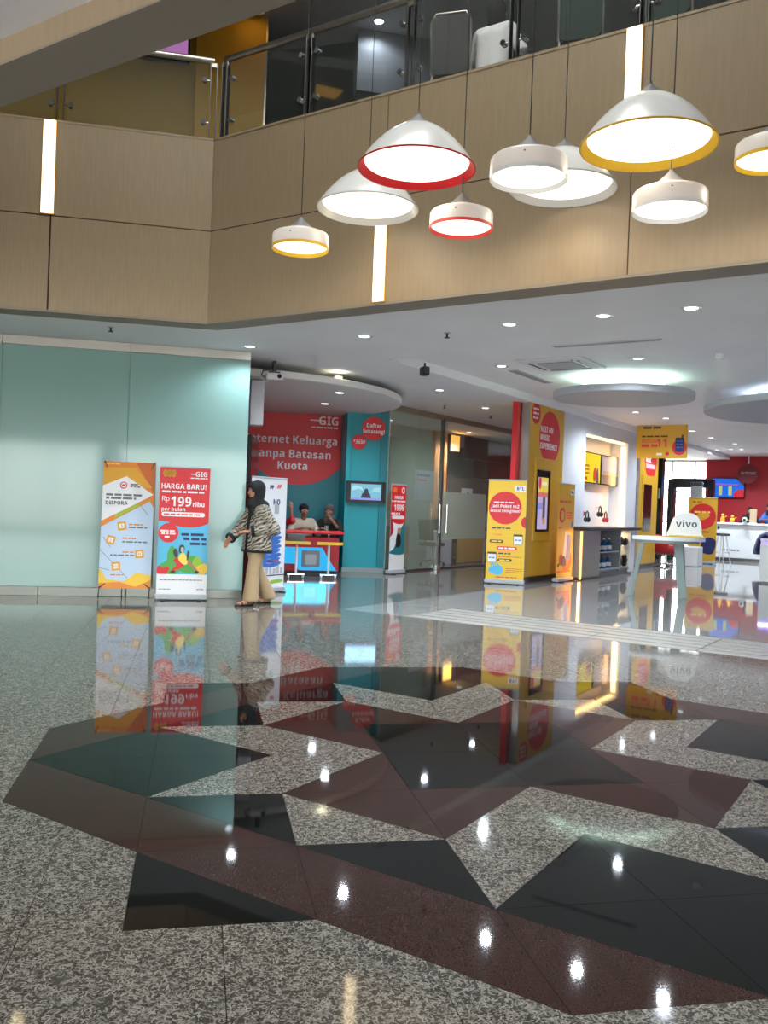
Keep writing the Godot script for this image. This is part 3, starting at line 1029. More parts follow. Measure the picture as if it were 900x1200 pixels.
func lamps() -> void:
	var e1 := 0.8
	var e2 := 0.35
	pendant("largest white dome pendant with a bright yellow rim", Vector3(2.857, 3.76, -5.49), 0.9, true, M.yellow2, e1)
	pendant("white dome pendant with a red rim", Vector3(1.526, 3.86, -6.603), 0.9, true, M.red, e1)
	pendant("all-white dome pendant just behind and below the red-rimmed dome", Vector3(1.358, 3.90, -7.741), 0.9, true, M.white_gloss, e1)
	pendant("all-white dome pendant partly hidden behind a white drum pendant", Vector3(2.71, 3.83, -6.58), 0.84, true, M.white_gloss, e1)
	pendant("smallest drum pendant with a yellow rim, hanging alone beside the vertical light strips", Vector3(0.71, 3.30, -7.1), 0.455, false, M.yellow2, e2)
	pendant("drum pendant with a red rim under the red-rimmed dome", Vector3(1.929, 3.47, -6.717), 0.5, false, M.coral, e2)
	pendant("all-white drum pendant in front of a white dome pendant", Vector3(1.992, 3.41, -5.416), 0.5, false, M.white_gloss, e2)
	pendant("all-white drum pendant hanging below the yellow-rimmed dome", Vector3(3.058, 3.35, -5.532), 0.5, false, M.white_gloss, e2)
	pendant("drum pendant with a yellow rim cut by the picture's edge beside the big yellow-rimmed dome", Vector3(3.70, 3.70, -5.36), 0.475, false, M.yellow2, e2)
	# vertical light strips set in the fascia
	var strips := [
		["tall light strip in the upper panels beside the mustard gallery wall", Vector3(-1.69, 4.71, -9.889), 0.0],
		["tall light strip in the lower panels under the white dome pendant", ab(-4.735, 6.992, 3.71), -Y45],
		["tall light strip in the upper panels above the yellow-rimmed dome", ab(-2.345, 6.992, 4.71), -Y45],
	]
	for s in strips:
		var o := thing("light_strip", s[0], "light strip", s[1], s[2], "light strips in the gallery fascia")
		part("diffuser", MB.new().box(Vector3(0, 0, 0.012), Vector3(0.125, 0.975, 0.03), 0.006).done(), M.tube, o)
		part("frame", MB.new().box(Vector3(0, 0, 0), Vector3(0.14, 0.99, 0.02), 0.003).done(), M.gold, o)
		area("strip_light", Vector3(0, 0, 0.05), Basis(Vector3.UP, PI), 0.12, 0.95, 0.2, Color(1.0, 0.88, 0.66), o)
	# recessed downlights: [place, energy, label]
	var D := [
		[Vector3(0.537, 3.2, -11.167), 1.9, "recessed downlight over the right end of the frosted glass wall"],
		[Vector3(1.761, 3.2, -9.934), 5.2, "recessed downlight in the front row, below the white dome pendant"],
		[Vector3(3.056, 3.2, -8.696), 5.2, "recessed downlight in the front row, below the white drum pendant"],
		[Vector3(3.755, 3.2, -7.979), 5.2, "recessed downlight in the front row, beside the fascia's panel joint"],
		[Vector3(4.344, 3.2, -7.395), 5.2, "recessed downlight in the front row, nearest the picture's edge"],
		[ab(-7.22, 12.53, 3.2), 3.8, "recessed downlight in the lower ceiling before the glazed shopfront"],
		[ab(-7.63, 15.0, 3.2), 3.8, "recessed downlight beside the top of the red and yellow pillar edge"],
		[ab(-5.55, 11.36, 3.32), 5.2, "recessed downlight between the two slot grilles and the first ceiling disc"],
		[ab(-3.61, 11.39, 3.32), 5.2, "recessed downlight beside the cassette air conditioner"],
		[ab(-5.5, 17.33, 3.32), 4.8, "recessed downlight behind the first ceiling disc"],
		[ab(-5.24, 18.53, 3.32), 4.8, "recessed downlight just above the yellow hanging sign"],
		[ab(-5.43, 21.4, 3.32), 4.8, "recessed downlight past the edge of the yellow hanging sign"],
		[ab(-5.43, 23.28, 3.32), 4.8, "recessed downlight in the far ceiling, second beyond the hanging sign"],
		[ab(-5.25, 25.2, 3.32), 4.8, "recessed downlight in the far ceiling under the second disc"],
		[ab(-6.2, 27.36, 3.32), 4.8, "small recessed downlight at the red end wall's corner"],
		[ab(-5.78, 27.21, 3.32), 4.8, "small recessed downlight over the blue screen"],
		[ab(-5.48, 27.21, 3.32), 4.8, "small recessed downlight over the round dark sign"],
		[ab(-4.7, 27.3, 3.32), 4.8, "small recessed downlight over the counter staff, by the picture's edge"],
	]
	var near_at := ["by the window side", "nearest the beam", "behind the viewer", "farthest from the beam"]
	for k in 4:
		D.append([Vector3([-4.5, -2.6, 0.4, 2.6][k], 3.31, [-1.5, 2.2, 1.9, 4.6][k]), 4.5, "recessed downlight in the ceiling overhead, " + near_at[k]])
	for d in D:
		var o := thing("downlight", d[2], "downlight", d[0], 0.0, "recessed downlights")
		part("trim_ring", MB.new().lathe([Vector2(0.06, 0.0), Vector2(0.075, -0.008), Vector2(0.092, -0.006), Vector2(0.096, 0.001)], 24).done(), M.white_gloss, o)
		part("lamp", MB.new().cyl(Vector3(0, -0.006, 0), 0.06, 0.006, 20).done(), M.down, o)
		spot("down_light", Vector3(0, -0.03, 0), d[1], COOL, 78.0, 0.045, o)


# ---------------------------------------------------------------- banners

func rollup(label: String, at: Vector3, turn: float, w: float, h: float, cloth: Material, lift := 0.1, cat := "banner") -> Node3D:
	var o := thing("roll_up_banner", label, cat, at, turn)
	part("base", MB.new().box(Vector3(0, 0.045, -0.02), Vector3(w + 0.03, 0.07, 0.11), 0.012).done(), M.grey_lt, o)
	for s in [-1, 1]:
		part("foot", MB.new().box(Vector3(s * w * 0.36, 0.008, 0.0), Vector3(0.05, 0.016, 0.24), 0.006).done(), M.char, o)
	part("top_bar", MB.new().box(Vector3(0, h + 0.004, 0), Vector3(w + 0.01, 0.024, 0.022), 0.006).done(), M.grey_lt, o)
	part("pole", MB.new().tube([Vector3(0, 0.06, -0.04), Vector3(0, h, -0.015)], 0.01, 8).done(), M.grey, o)
	var c := part("canvas", MB.new().box(Vector3(0, (h + lift - 0.03) / 2, -0.002), Vector3(w, h - lift + 0.03, 0.004)).done(), cloth, o)
	return c


func blob(pts: Array, n := 6) -> PackedVector2Array:  # closed smooth outline through the points
	var p := V2(pts)
	var out := PackedVector2Array()
	var m := p.size()
	for k in m:
		for j in n:
			out.append(p[k].cubic_interpolate(p[(k + 1) % m], p[(k - 1 + m) % m], p[(k + 2) % m], float(j) / n))
	return out


func banners() -> void:
	# 1: orange and pale blue X-stand banner
	var o := thing("x_stand_banner", "orange and pale blue banner on an X-stand against the frosted glass", "banner", Vector3(-0.882, 0, -11.33))
	var w := 0.625
	var h := 1.585
	var lean := Basis(Vector3.RIGHT, deg_to_rad(-6.5))
	var c := part("canvas", MB.new().box(Vector3(0, h / 2, -0.002), Vector3(w, h, 0.004)).done(), M.pale_blue, o, Vector3(0.0, 0.13, -0.03), lean)
	var X := w / 2
	var full := rect(-X, 0, X, h)
	var ip := func(nm: String, a: Array, m: Material, layer: int) -> void:  # outline in shares of width (left to right) and height (from the top)
		var q := PackedVector2Array()
		for k in range(0, a.size(), 2):
			q.append(Vector2(-X + a[k] * w, h - a[k + 1] * h))
		ink(c, nm, q, m, layer, full)
	ip.call("print_shape", [0, 0, 1, 0, 1, 0.36, 0.9, 0.3, 0, 0.4], M.orange, 1)
	ip.call("print_shape", [0.62, 0.0, 1, 0, 1, 0.25], M.orange_deep, 2)
	ip.call("print_shape", [0, 0.05, 0.62, 0.045, 0.96, 0.2, 0.6, 0.2, 0, 0.2], M.gold, 3)
	ip.call("print_shape", [0, 0.195, 0.45, 0.115, 0.98, 0.255, 0.0, 0.5], M.paper, 4)
	ip.call("print_stripe", [0, 0.475, 1, 0.255, 1, 0.29, 0, 0.52], M.orange, 5)
	ip.call("print_stripe", [0.25, 0.425, 0.7, 0.325, 0.72, 0.345, 0.27, 0.45], M.green_lime, 6)
	ip.call("print_shape", [0, 0.845, 0.15, 0.93, 0.48, 0.945, 0.72, 0.875, 1, 0.895, 1, 1, 0, 1], M.yellow2, 2)
	ip.call("print_shape", [0, 0.96, 0.4, 0.95, 0.7, 0.985, 1, 0.93, 1, 1, 0, 1], M.orange, 3)
	for e in [[0.0, 0.7, 0.55, 0.92], [0.05, 0.6, 0.2, 0.68], [0.2, 0.86, 0.0, 0.84], [0.75, 0.35, 0.9, 0.42]]:
		var p := Vector2(-X + e[0] * w, h - e[1] * h)
		var q := Vector2(-X + e[2] * w, h - e[3] * h)
		var nn := (q - p).orthogonal().normalized() * 0.003
		ink(c, "print_rule", PackedVector2Array([p + nn, q + nn, q - nn, p - nn]), M.print_grey, 1, full)
	for e in [[0.40, 0.51, 0.2], [0.2, 0.622, -0.25], [0.76, 0.727, 0.08], [0.32, 0.828, 0.12]]:
		var mid := Vector2(-X + e[0] * w, h - e[1] * h)
		var sq := PackedVector2Array()
		var sq2 := PackedVector2Array()
		for p in rect(-0.052, -0.052, 0.052, 0.052, 0.01):
			sq.append(mid + p.rotated(e[2]))
			sq2.append(mid + p.rotated(e[2]) * 0.55)
		ink(c, "print_icon", sq, M.gold, 3)
		ink(c, "print_icon", sq2, M.paper, 4)
		text(c, ["5", "J", "M", "GS"][[0.40, 0.2, 0.76, 0.32].find(e[0])], mid.x, mid.y, 0.034, M.gold, 4, 1)
	for e in [[0.53, 0.497, 0.3, 3], [0.42, 0.607, 0.3, 4], [0.43, 0.715, 0.22, 5], [0.22, 0.895, 0.25, 6]]:
		bars(c, -X + e[0] * w, h - e[1] * h, e[2] * w, 0.016, M.orange, 2, e[3])
	for e in [[0.53, 0.52, 0.36, 7], [0.42, 0.635, 0.48, 8], [0.2, 0.74, 0.48, 9]]:
		bars(c, -X + e[0] * w, h - e[1] * h, e[2] * w, 0.018, M.print_grey, 2, e[3])
	ink(c, "emblem", round_poly(-X + 0.4 * w, h * (1 - 0.187), 0.044), M.coral, 5)
	ink(c, "emblem", round_poly(-X + 0.4 * w, h * (1 - 0.187), 0.031), M.paper, 6)
	ink(c, "emblem", rect(-X + 0.4 * w - 0.02, h * 0.813 - 0.012, -X + 0.4 * w + 0.024, h * 0.813 + 0.012, 0.005), M.coral, 7)
	bars(c, -X + 0.53 * w, h * (1 - 0.18), 0.09, 0.02, M.print_grey, 5, 21)
	bars(c, -X + 0.53 * w, h * (1 - 0.197), 0.12, 0.018, M.print_grey, 5, 22)
	bars(c, -X + 0.07 * w, h * (1 - 0.265), 0.7 * w, 0.026, M.print_grey, 5, 23)
	bars(c, -X + 0.07 * w, h * (1 - 0.292), 0.58 * w, 0.026, M.print_grey, 5, 24)
	text(c, "DISPORA", -X + 0.06 * w, h * (1 - 0.33), 0.045, M.char, 6, 0)
	bars(c, -X + 0.05 * w, h * (1 - 0.02), 0.28 * w, 0.014, M.yellow_pale, 5, 25)
	var X2 := X - 0.012
	var k := 0
	for s in [[-X2, h - 0.01], [X2, h - 0.01], [-X2, 0.01], [X2, 0.01]]:
		part("corner_hook", MB.new().ball(Vector3(s[0], s[1], 0.0), Vector3(0.012, 0.012, 0.012), 8, 6).done(), M.black, c)
		k += 1
	part("stand_rod", MB.new().tube([Vector3(-0.2, 0.5, -0.16), Vector3(X2, 1.705, -0.205)], 0.006, 6).done(), M.black, o)
	part("stand_rod", MB.new().tube([Vector3(0.2, 0.5, -0.16), Vector3(-X2, 1.705, -0.205)], 0.006, 6).done(), M.black, o)
	part("stand_leg", MB.new().tube([Vector3(-X2, 0.012, 0.06), Vector3(-X2, 0.14, -0.02), Vector3(0.2, 0.5, -0.16)], 0.007, 6).done(), M.black, o)
	part("stand_leg", MB.new().tube([Vector3(X2, 0.012, 0.06), Vector3(X2, 0.14, -0.02), Vector3(-0.2, 0.5, -0.16)], 0.007, 6).done(), M.black, o)
	part("stand_leg", MB.new().tube([Vector3(0, 0.012, -0.22), Vector3(0, 0.5, -0.16), Vector3(-0.2, 0.5, -0.16), Vector3(0.2, 0.5, -0.16)], 0.007, 6).done(), M.black, o)
	# 2: red and blue roll-up
	w = 0.61
	h = 1.655
	c = rollup("red and blue roll-up banner with a big price in white, next to the orange banner", Vector3(-0.193, 0, -11.3), 0.03, w, h, M.sky_blue)
	X = w / 2
	full = rect(-X, 0.1, X, h)
	ink(c, "print_shape", Geometry2D.merge_polygons(rect(-X, h - 0.67, X, h), round_poly(0.06, h - 0.56, 0.33, 0.185))[0], M.red, 1, full)
	text(c, "HARGA BARU!", -0.012, h - 0.235, 0.062, M.paper, 3, 1, true, 0.98)
	bars(c, -X + 0.03, h - 0.302, w - 0.06, 0.024, M.paper, 2, 31)
	text(c, "Rp", -X + 0.025, h - 0.39, 0.062, M.paper, 3, 0, false)
	text(c, "199", -X + 0.135, h - 0.425, 0.118, M.paper, 3, 0, true, 0.95)
	text(c, "ribu", X - 0.055, h - 0.455, 0.055, M.paper, 3, 2)
	text(c, "per bulan", -X + 0.025, h - 0.52, 0.046, M.paper, 3, 0)
	ink(c, "print_pill", rect(-X + 0.035, h - 0.61, X - 0.05, h - 0.555, 0.026), M.paper, 2)
	bars(c, -X + 0.06, h - 0.583, w - 0.17, 0.018, M.coral, 3, 32)
	ink(c, "print_disc", round_poly(-0.18, h - 0.815, 0.122), M.red, 2, full)
	for e in [[0.0, 0.2], [-0.035, 0.17], [-0.075, 0.09]]:
		bars(c, -0.18 - e[1] / 2, h - 0.79 + e[0], e[1], 0.02, M.paper, 3, 33 + int(e[1] * 100))
	for e in [[0.83, 0.31], [0.885, 0.28], [0.945, 0.2]]:
		bars(c, X - 0.02 - e[1], h - e[0], e[1], 0.032, M.navy, 2, int(e[0] * 1000))
	ink(c, "emblem", round_poly(-0.19, h - 0.075, 0.085, 0.032), M.gold, 2)
	for e in [-0.05, 0.0, 0.05]:
		ink(c, "emblem", round_poly(-0.19 + e, h - 0.098, 0.022), M.gold, 2)
		ink(c, "emblem", round_poly(-0.19 + e, h - 0.058, 0.026), M.gold, 2)
	text(c, "GIG", X - 0.03, h - 0.075, 0.06, M.paper, 3, 2)
	part("print_line", MB.new().box(Vector3(0.1, h - 0.075, 0.003), Vector3(0.06, 0.012, 0.003)).done(), M.paper, c)
	bars(c, X - 0.24, h - 0.125, 0.21, 0.012, M.paper, 2, 41)
	# drawing: hill, fruit, a dancing figure
	ink(c, "print_hill", blob([-0.26, 0.36, -0.1, 0.32, 0.0, 0.42, -0.06, 0.58, -0.13, 0.68, -0.18, 0.6, -0.19, 0.5, -0.27, 0.44]), M.green, 1, full)
	ink(c, "print_hill", blob([-0.02, 0.36, 0.18, 0.34, 0.27, 0.42, 0.2, 0.54, 0.1, 0.56, 0.02, 0.48]), M.green, 2, full)
	ink(c, "print_hill", blob([0.12, 0.42, 0.22, 0.4, 0.24, 0.5, 0.16, 0.55]), M.green_lime, 3, full)
	ink(c, "print_fruit", blob([-0.3, 0.34, -0.22, 0.31, -0.16, 0.37, -0.17, 0.42, -0.23, 0.405, -0.29, 0.43]), M.red, 3, full)
	ink(c, "print_fruit", blob([0.16, 0.35, 0.25, 0.33, 0.305, 0.37, 0.29, 0.46, 0.22, 0.45, 0.17, 0.41]), M.yellow2, 4, full)
	ink(c, "print_figure", blob([0.0, 0.47, 0.03, 0.44, -0.02, 0.4, -0.08, 0.38, -0.1, 0.36, -0.13, 0.38, -0.07, 0.44, -0.11, 0.5, -0.06, 0.53]), M.red, 5)
	ink(c, "print_figure", blob([-0.05, 0.52, 0.01, 0.45, 0.06, 0.46, 0.05, 0.54, 0.0, 0.6]), M.yellow_pale, 6)
	ink(c, "print_figure", blob([0.03, 0.5, 0.09, 0.44, 0.17, 0.36, 0.19, 0.38, 0.11, 0.47, 0.06, 0.52]), M.skin, 5)
	ink(c, "print_figure", blob([-0.04, 0.6, 0.0, 0.59, 0.025, 0.64, 0.01, 0.69, -0.03, 0.69, -0.045, 0.65]), M.char, 6)
	ink(c, "print_figure", blob([-0.02, 0.605, 0.01, 0.605, 0.012, 0.66, -0.02, 0.66]), M.grey_lt, 7)
	ink(c, "print_figure", blob([0.05, 0.51, 0.07, 0.51, 0.085, 0.6, 0.06, 0.62]), M.char, 6)
	ink(c, "print_figure", blob([-0.1, 0.56, -0.07, 0.53, -0.055, 0.6, -0.09, 0.65, -0.115, 0.61]), M.char, 6)
	ink(c, "print_figure", blob([-0.15, 0.35, -0.1, 0.34, -0.08, 0.365, -0.12, 0.37]), M.black, 6)
	ink(c, "print_figure", blob([0.15, 0.345, 0.2, 0.34, 0.205, 0.365, 0.17, 0.375]), M.black, 6)
	ink(c, "print_panel", rect(-X, 0.07, X, 0.325), M.paper, 5)
	bars(c, -X + 0.04, 0.255, w - 0.08, 0.012, M.print_grey, 6, 42)
	bars(c, -X + 0.03, 0.14, 0.14, 0.01, M.print_grey, 6, 43)
	bars(c, X - 0.12, 0.14, 0.09, 0.01, M.print_grey, 6, 44)
	# 3: white roll-up behind the woman
	w = 0.76
	h = 1.60
	c = rollup("white roll-up banner with a blue brush scribble, standing behind the walking woman", Vector3(0.94, 0, -12.36), deg_to_rad(46.0), w, h, M.paper)
	X = w / 2
	full = rect(-X, 0.1, X, h)
	text(c, "pp", 0.04, h - 0.11, 0.05, M.navy, 3, 1)
	text(c, "AP", 0.21, h - 0.11, 0.055, M.coral, 3, 1, true, 1.0, 0.25)
	text(c, "HO", 0.16, h - 0.33, 0.075, M.navy, 3, 1)
	for e in 8:
		var y0 := h - 0.78 - e * 0.06
		ink(c, "print_brush", blob([-0.12 - 0.02 * (e % 3), y0 - 0.02, 0.1, y0 - 0.045, 0.26 + 0.03 * (e % 2), y0 + 0.0, 0.25, y0 + 0.035, 0.05, y0 + 0.01, -0.1, y0 + 0.03]), M.blue, 1 + e % 2, full)
	bars(c, 0.12, h - 0.43, 0.1, 0.13, M.grey_lt, 1, 51)
	bars(c, 0.0, h - 1.16, 0.3, 0.025, M.coral, 1, 52)
	bars(c, -0.02, h - 1.2, 0.32, 0.025, M.coral, 1, 53)
	for e in 9:
		ink(c, "print_skyline", rect(-X + 0.03 + e * 0.08, 0.26, -X + 0.085 + e * 0.08, 0.3 + [0.05, 0.09, 0.03, 0.12, 0.06, 0.1, 0.04, 0.08, 0.05][e]), M.grey_lt, 1)
	ink(c, "print_stripe", rect(-X, 0.235, X, 0.25), M.char, 2)
	ink(c, "print_stripe", blob([0.05, 0.12, 0.2, 0.13, 0.36, 0.15, 0.3, 0.18, 0.1, 0.17]), M.green_lime, 2)
	# 4: narrow red one by the shopfront
	w = 0.52
	h = 1.68
	c = rollup("red and white roll-up banner beside the teal pier", ab(-8.93, 14.12), Y45, w, h, M.paper)
	X = w / 2
	full = rect(-X, 0.1, X, h)
	ink(c, "print_shape", Geometry2D.merge_polygons(rect(-X, h - 0.62, X, h), round_poly(0.05, h - 0.58, 0.33, 0.16))[0], M.red, 1, full)
	ink(c, "emblem", rect(-X + 0.06, h - 0.14, -X + 0.18, h - 0.05, 0.03), M.orange, 2)
	ink(c, "emblem", round_poly(X - 0.11, h - 0.1, 0.06), M.paper, 2)
	ink(c, "emblem", round_poly(X - 0.11, h - 0.1, 0.035), M.red, 3)
	text(c, "HARGA", 0, h - 0.24, 0.065, M.paper, 3, 1)
	bars(c, -0.24, h - 0.31, 0.48, 0.03, M.paper, 2, 61)
	text(c, "1999", 0.02, h - 0.43, 0.12, M.paper, 3, 1)
	bars(c, -0.24, h - 0.54, 0.3, 0.035, M.paper, 2, 62)
	ink(c, "print_pill", rect(-0.22, h - 0.64, 0.22, h - 0.58, 0.03), M.paper, 2)
	ink(c, "print_shape", blob([-0.3, 0.4, -0.1, 0.5, 0.1, 0.85, 0.3, 0.95, 0.3, 0.4]), M.teal_dark, 1, full)
	ink(c, "print_figure", blob([-0.3, 0.7, -0.15, 0.8, -0.2, 1.0, -0.3, 1.05]), M.red_deep, 2, full)
	ink(c, "print_figure", blob([-0.02, 0.5, 0.12, 0.55, 0.1, 0.72, 0.0, 0.78, -0.05, 0.62]), M.black, 3, full)
	ink(c, "print_figure", blob([0.0, 0.76, 0.1, 0.76, 0.1, 0.86, 0.0, 0.86]), M.skin, 3, full)
	# 5: yellow one before the pillar
	w = 0.66
	h = 1.80
	c = rollup("yellow roll-up banner with a large red circle, in front of the near yellow pillar", Vector3(5.2, 0, -14.55), deg_to_rad(-26.0), w, h, M.yellow2)
	X = w / 2
	full = rect(-X, 0.08, X, h)
	ink(c, "print_disc", round_poly(-0.03, h - 0.48, 0.285), M.red, 1, full)
	ink(c, "print_disc", round_poly(X + 0.02, h - 0.72, 0.1), M.red, 1, full)
	bars(c, -0.23, h - 0.385, 0.36, 0.022, M.paper, 2, 71)
	text(c, "Jadi Paket m2", -0.03, h - 0.45, 0.055, M.paper, 3, 1, true, 0.95)
	text(c, "sesuai keinginan!", -0.03, h - 0.53, 0.048, M.paper, 3, 1, true, 0.92)
	ink(c, "print_box", rect(0.13, h - 0.19, 0.31, h - 0.09), M.paper, 1)
	text(c, "BTL", 0.22, h - 0.14, 0.055, M.navy, 3, 1)
	bars(c, -0.25, h - 0.83, 0.36, 0.024, M.char, 1, 72)
	text(c, "1-0.000", -0.16, h - 0.945, 0.036, M.coral, 3, 1, false)
	ink(c, "print_pill", rect(-0.28, h - 1.09, -0.04, h - 1.035, 0.026), M.char, 1)
	bars(c, -0.25, h - 1.062, 0.18, 0.022, M.yellow_pale, 2, 73)
	ink(c, "print_pill", rect(-0.15, h - 1.21, 0.2, h - 1.145, 0.03), M.coral, 1)
	bars(c, -0.12, h - 1.178, 0.28, 0.026, M.paper, 2, 74)
	for e in [[0.21, h - 1.02], [-0.23, h - 1.34]]:
		ink(c, "print_phone", rect(e[0] - 0.08, e[1] - 0.09, e[0] + 0.08, e[1] + 0.09, 0.014), M.char, 2)
		ink(c, "print_phone", rect(e[0] - 0.072, e[1] - 0.085, e[0] + 0.072, e[1] + 0.055), M.paper, 3)
		bars(c, e[0] - 0.05, e[1] - 0.01, 0.1, 0.02, M.blue, 4, 75)
	bars(c, -0.12, h - 1.27, 0.22, 0.024, M.char, 1, 76)
	bars(c, -0.12, h - 1.325, 0.4, 0.014, M.orange_deep, 1, 77)
	ink(c, "print_pill", rect(-0.13, h - 1.41, 0.12, h - 1.36, 0.025), M.char, 1)
	bars(c, -0.1, h - 1.385, 0.18, 0.02, M.yellow_pale, 2, 78)
	ink(c, "print_patch", blob([-0.27, h - 1.6, -0.1, h - 1.65, -0.03, h - 1.57, -0.08, h - 1.48, -0.25, h - 1.5]), M.sky_blue, 1)
	bars(c, -0.25, h - 1.46, 0.14, 0.03, M.sky_blue, 1, 79)
	for e in 3:
		bars(c, 0.02, h - 1.53 - e * 0.03, 0.28, 0.012, M.orange_deep, 1, 80 + e)
	for e in [0.86, 1.0, 1.12, 1.24, 1.435]:
		ink(c, "print_rule", rect(-0.27, h - e - 0.003, 0.29, h - e), M.orange, 1)
	bars(c, -0.15, h - 1.68, 0.36, 0.018, M.orange_deep, 1, 84)
	# 6: yellow one beyond the pillar
	w = 0.78
	h = 1.81
	c = rollup("yellow roll-up banner printed with a phone, between near pillar and lit cabinet", ab(-6.15, 15.55), Y45, w, h, M.yellow)
	X = w / 2
	full = rect(-X, 0.08, X, h)
	ink(c, "print_box", rect(0.18, h - 0.2, 0.35, h - 0.1), M.paper, 1)
	text(c, "BTL", 0.265, h - 0.15, 0.05, M.navy, 3, 1)
	bars(c, -0.34, h - 0.33, 0.62, 0.04, M.coral, 1, 91)
	ink(c, "print_disc", round_poly(-0.2, h - 0.58, 0.14), M.red, 1)
	ink(c, "print_disc", round_poly(-0.19, h - 0.58, 0.09), M.yellow, 2)
	for e in 3:
		bars(c, 0.0, h - 0.53 - e * 0.05, 0.3, 0.028, M.coral, 1, 92 + e)
	bars(c, -0.36, h - 0.81, 0.2, 0.03, M.coral, 1, 96)
	ink(c, "print_patch", blob([0.25, h - 0.78, 0.33, h - 0.82, 0.36, h - 0.74, 0.3, h - 0.68]), M.blue, 1)
	ink(c, "print_disc", round_poly(0.1, h - 1.42, 0.22), M.red, 1)
	ink(c, "print_disc", round_poly(-0.18, h - 1.4, 0.1), M.red_deep, 1)
	ink(c, "print_phone", V2([-0.12, h - 1.42, -0.02, h - 0.88, 0.12, h - 0.92, 0.04, h - 1.44]), M.paper, 2)
	ink(c, "print_phone", V2([0.06, h - 1.4, 0.08, h - 0.94, 0.28, h - 0.96, 0.24, h - 1.42]), M.blue, 3)
	ink(c, "print_figure", blob([-0.14, h - 1.5, 0.06, h - 1.5, 0.0, h - 1.36, -0.1, h - 1.34]), M.navy, 4)
	text(c, "07", -0.3, h - 1.5, 0.06, M.char, 3, 1, true, 1.0, 0.3)
	bars(c, -0.36, h - 1.62, 0.66, 0.035, M.coral, 1, 97)


# ---------------------------------------------------------------- the red and teal booth behind the glass wall

func screen(called: String, label: String, at: Vector3, turn: float, w: float, h: float, bez := 0.03, deep := 0.06) -> Node3D:  # returns the lit face, origin in its middle
	var o := thing(called, label, "screen", at, turn)
	part("housing", MB.new().box(Vector3(0, 0, -deep / 2), Vector3(w, h, deep), 0.008).done(), M.black, o)
	part("bezel", MB.new().prism(rect(-w / 2, -h / 2, w / 2, h / 2, 0.012), 0.0, 0.004).done(), M.black_gloss, o)
	return o


func lit(o: Node, nm: String, poly: PackedVector2Array, c: Color, e: float, layer: int) -> void:
	var m := glow(c, e)
	m.albedo_color = Color(0.05, 0.05, 0.05)
	m.roughness = 0.3
	part(nm, MB.new().prism(poly, 0.004, 0.004 + layer * 0.0012).done(), m, o)


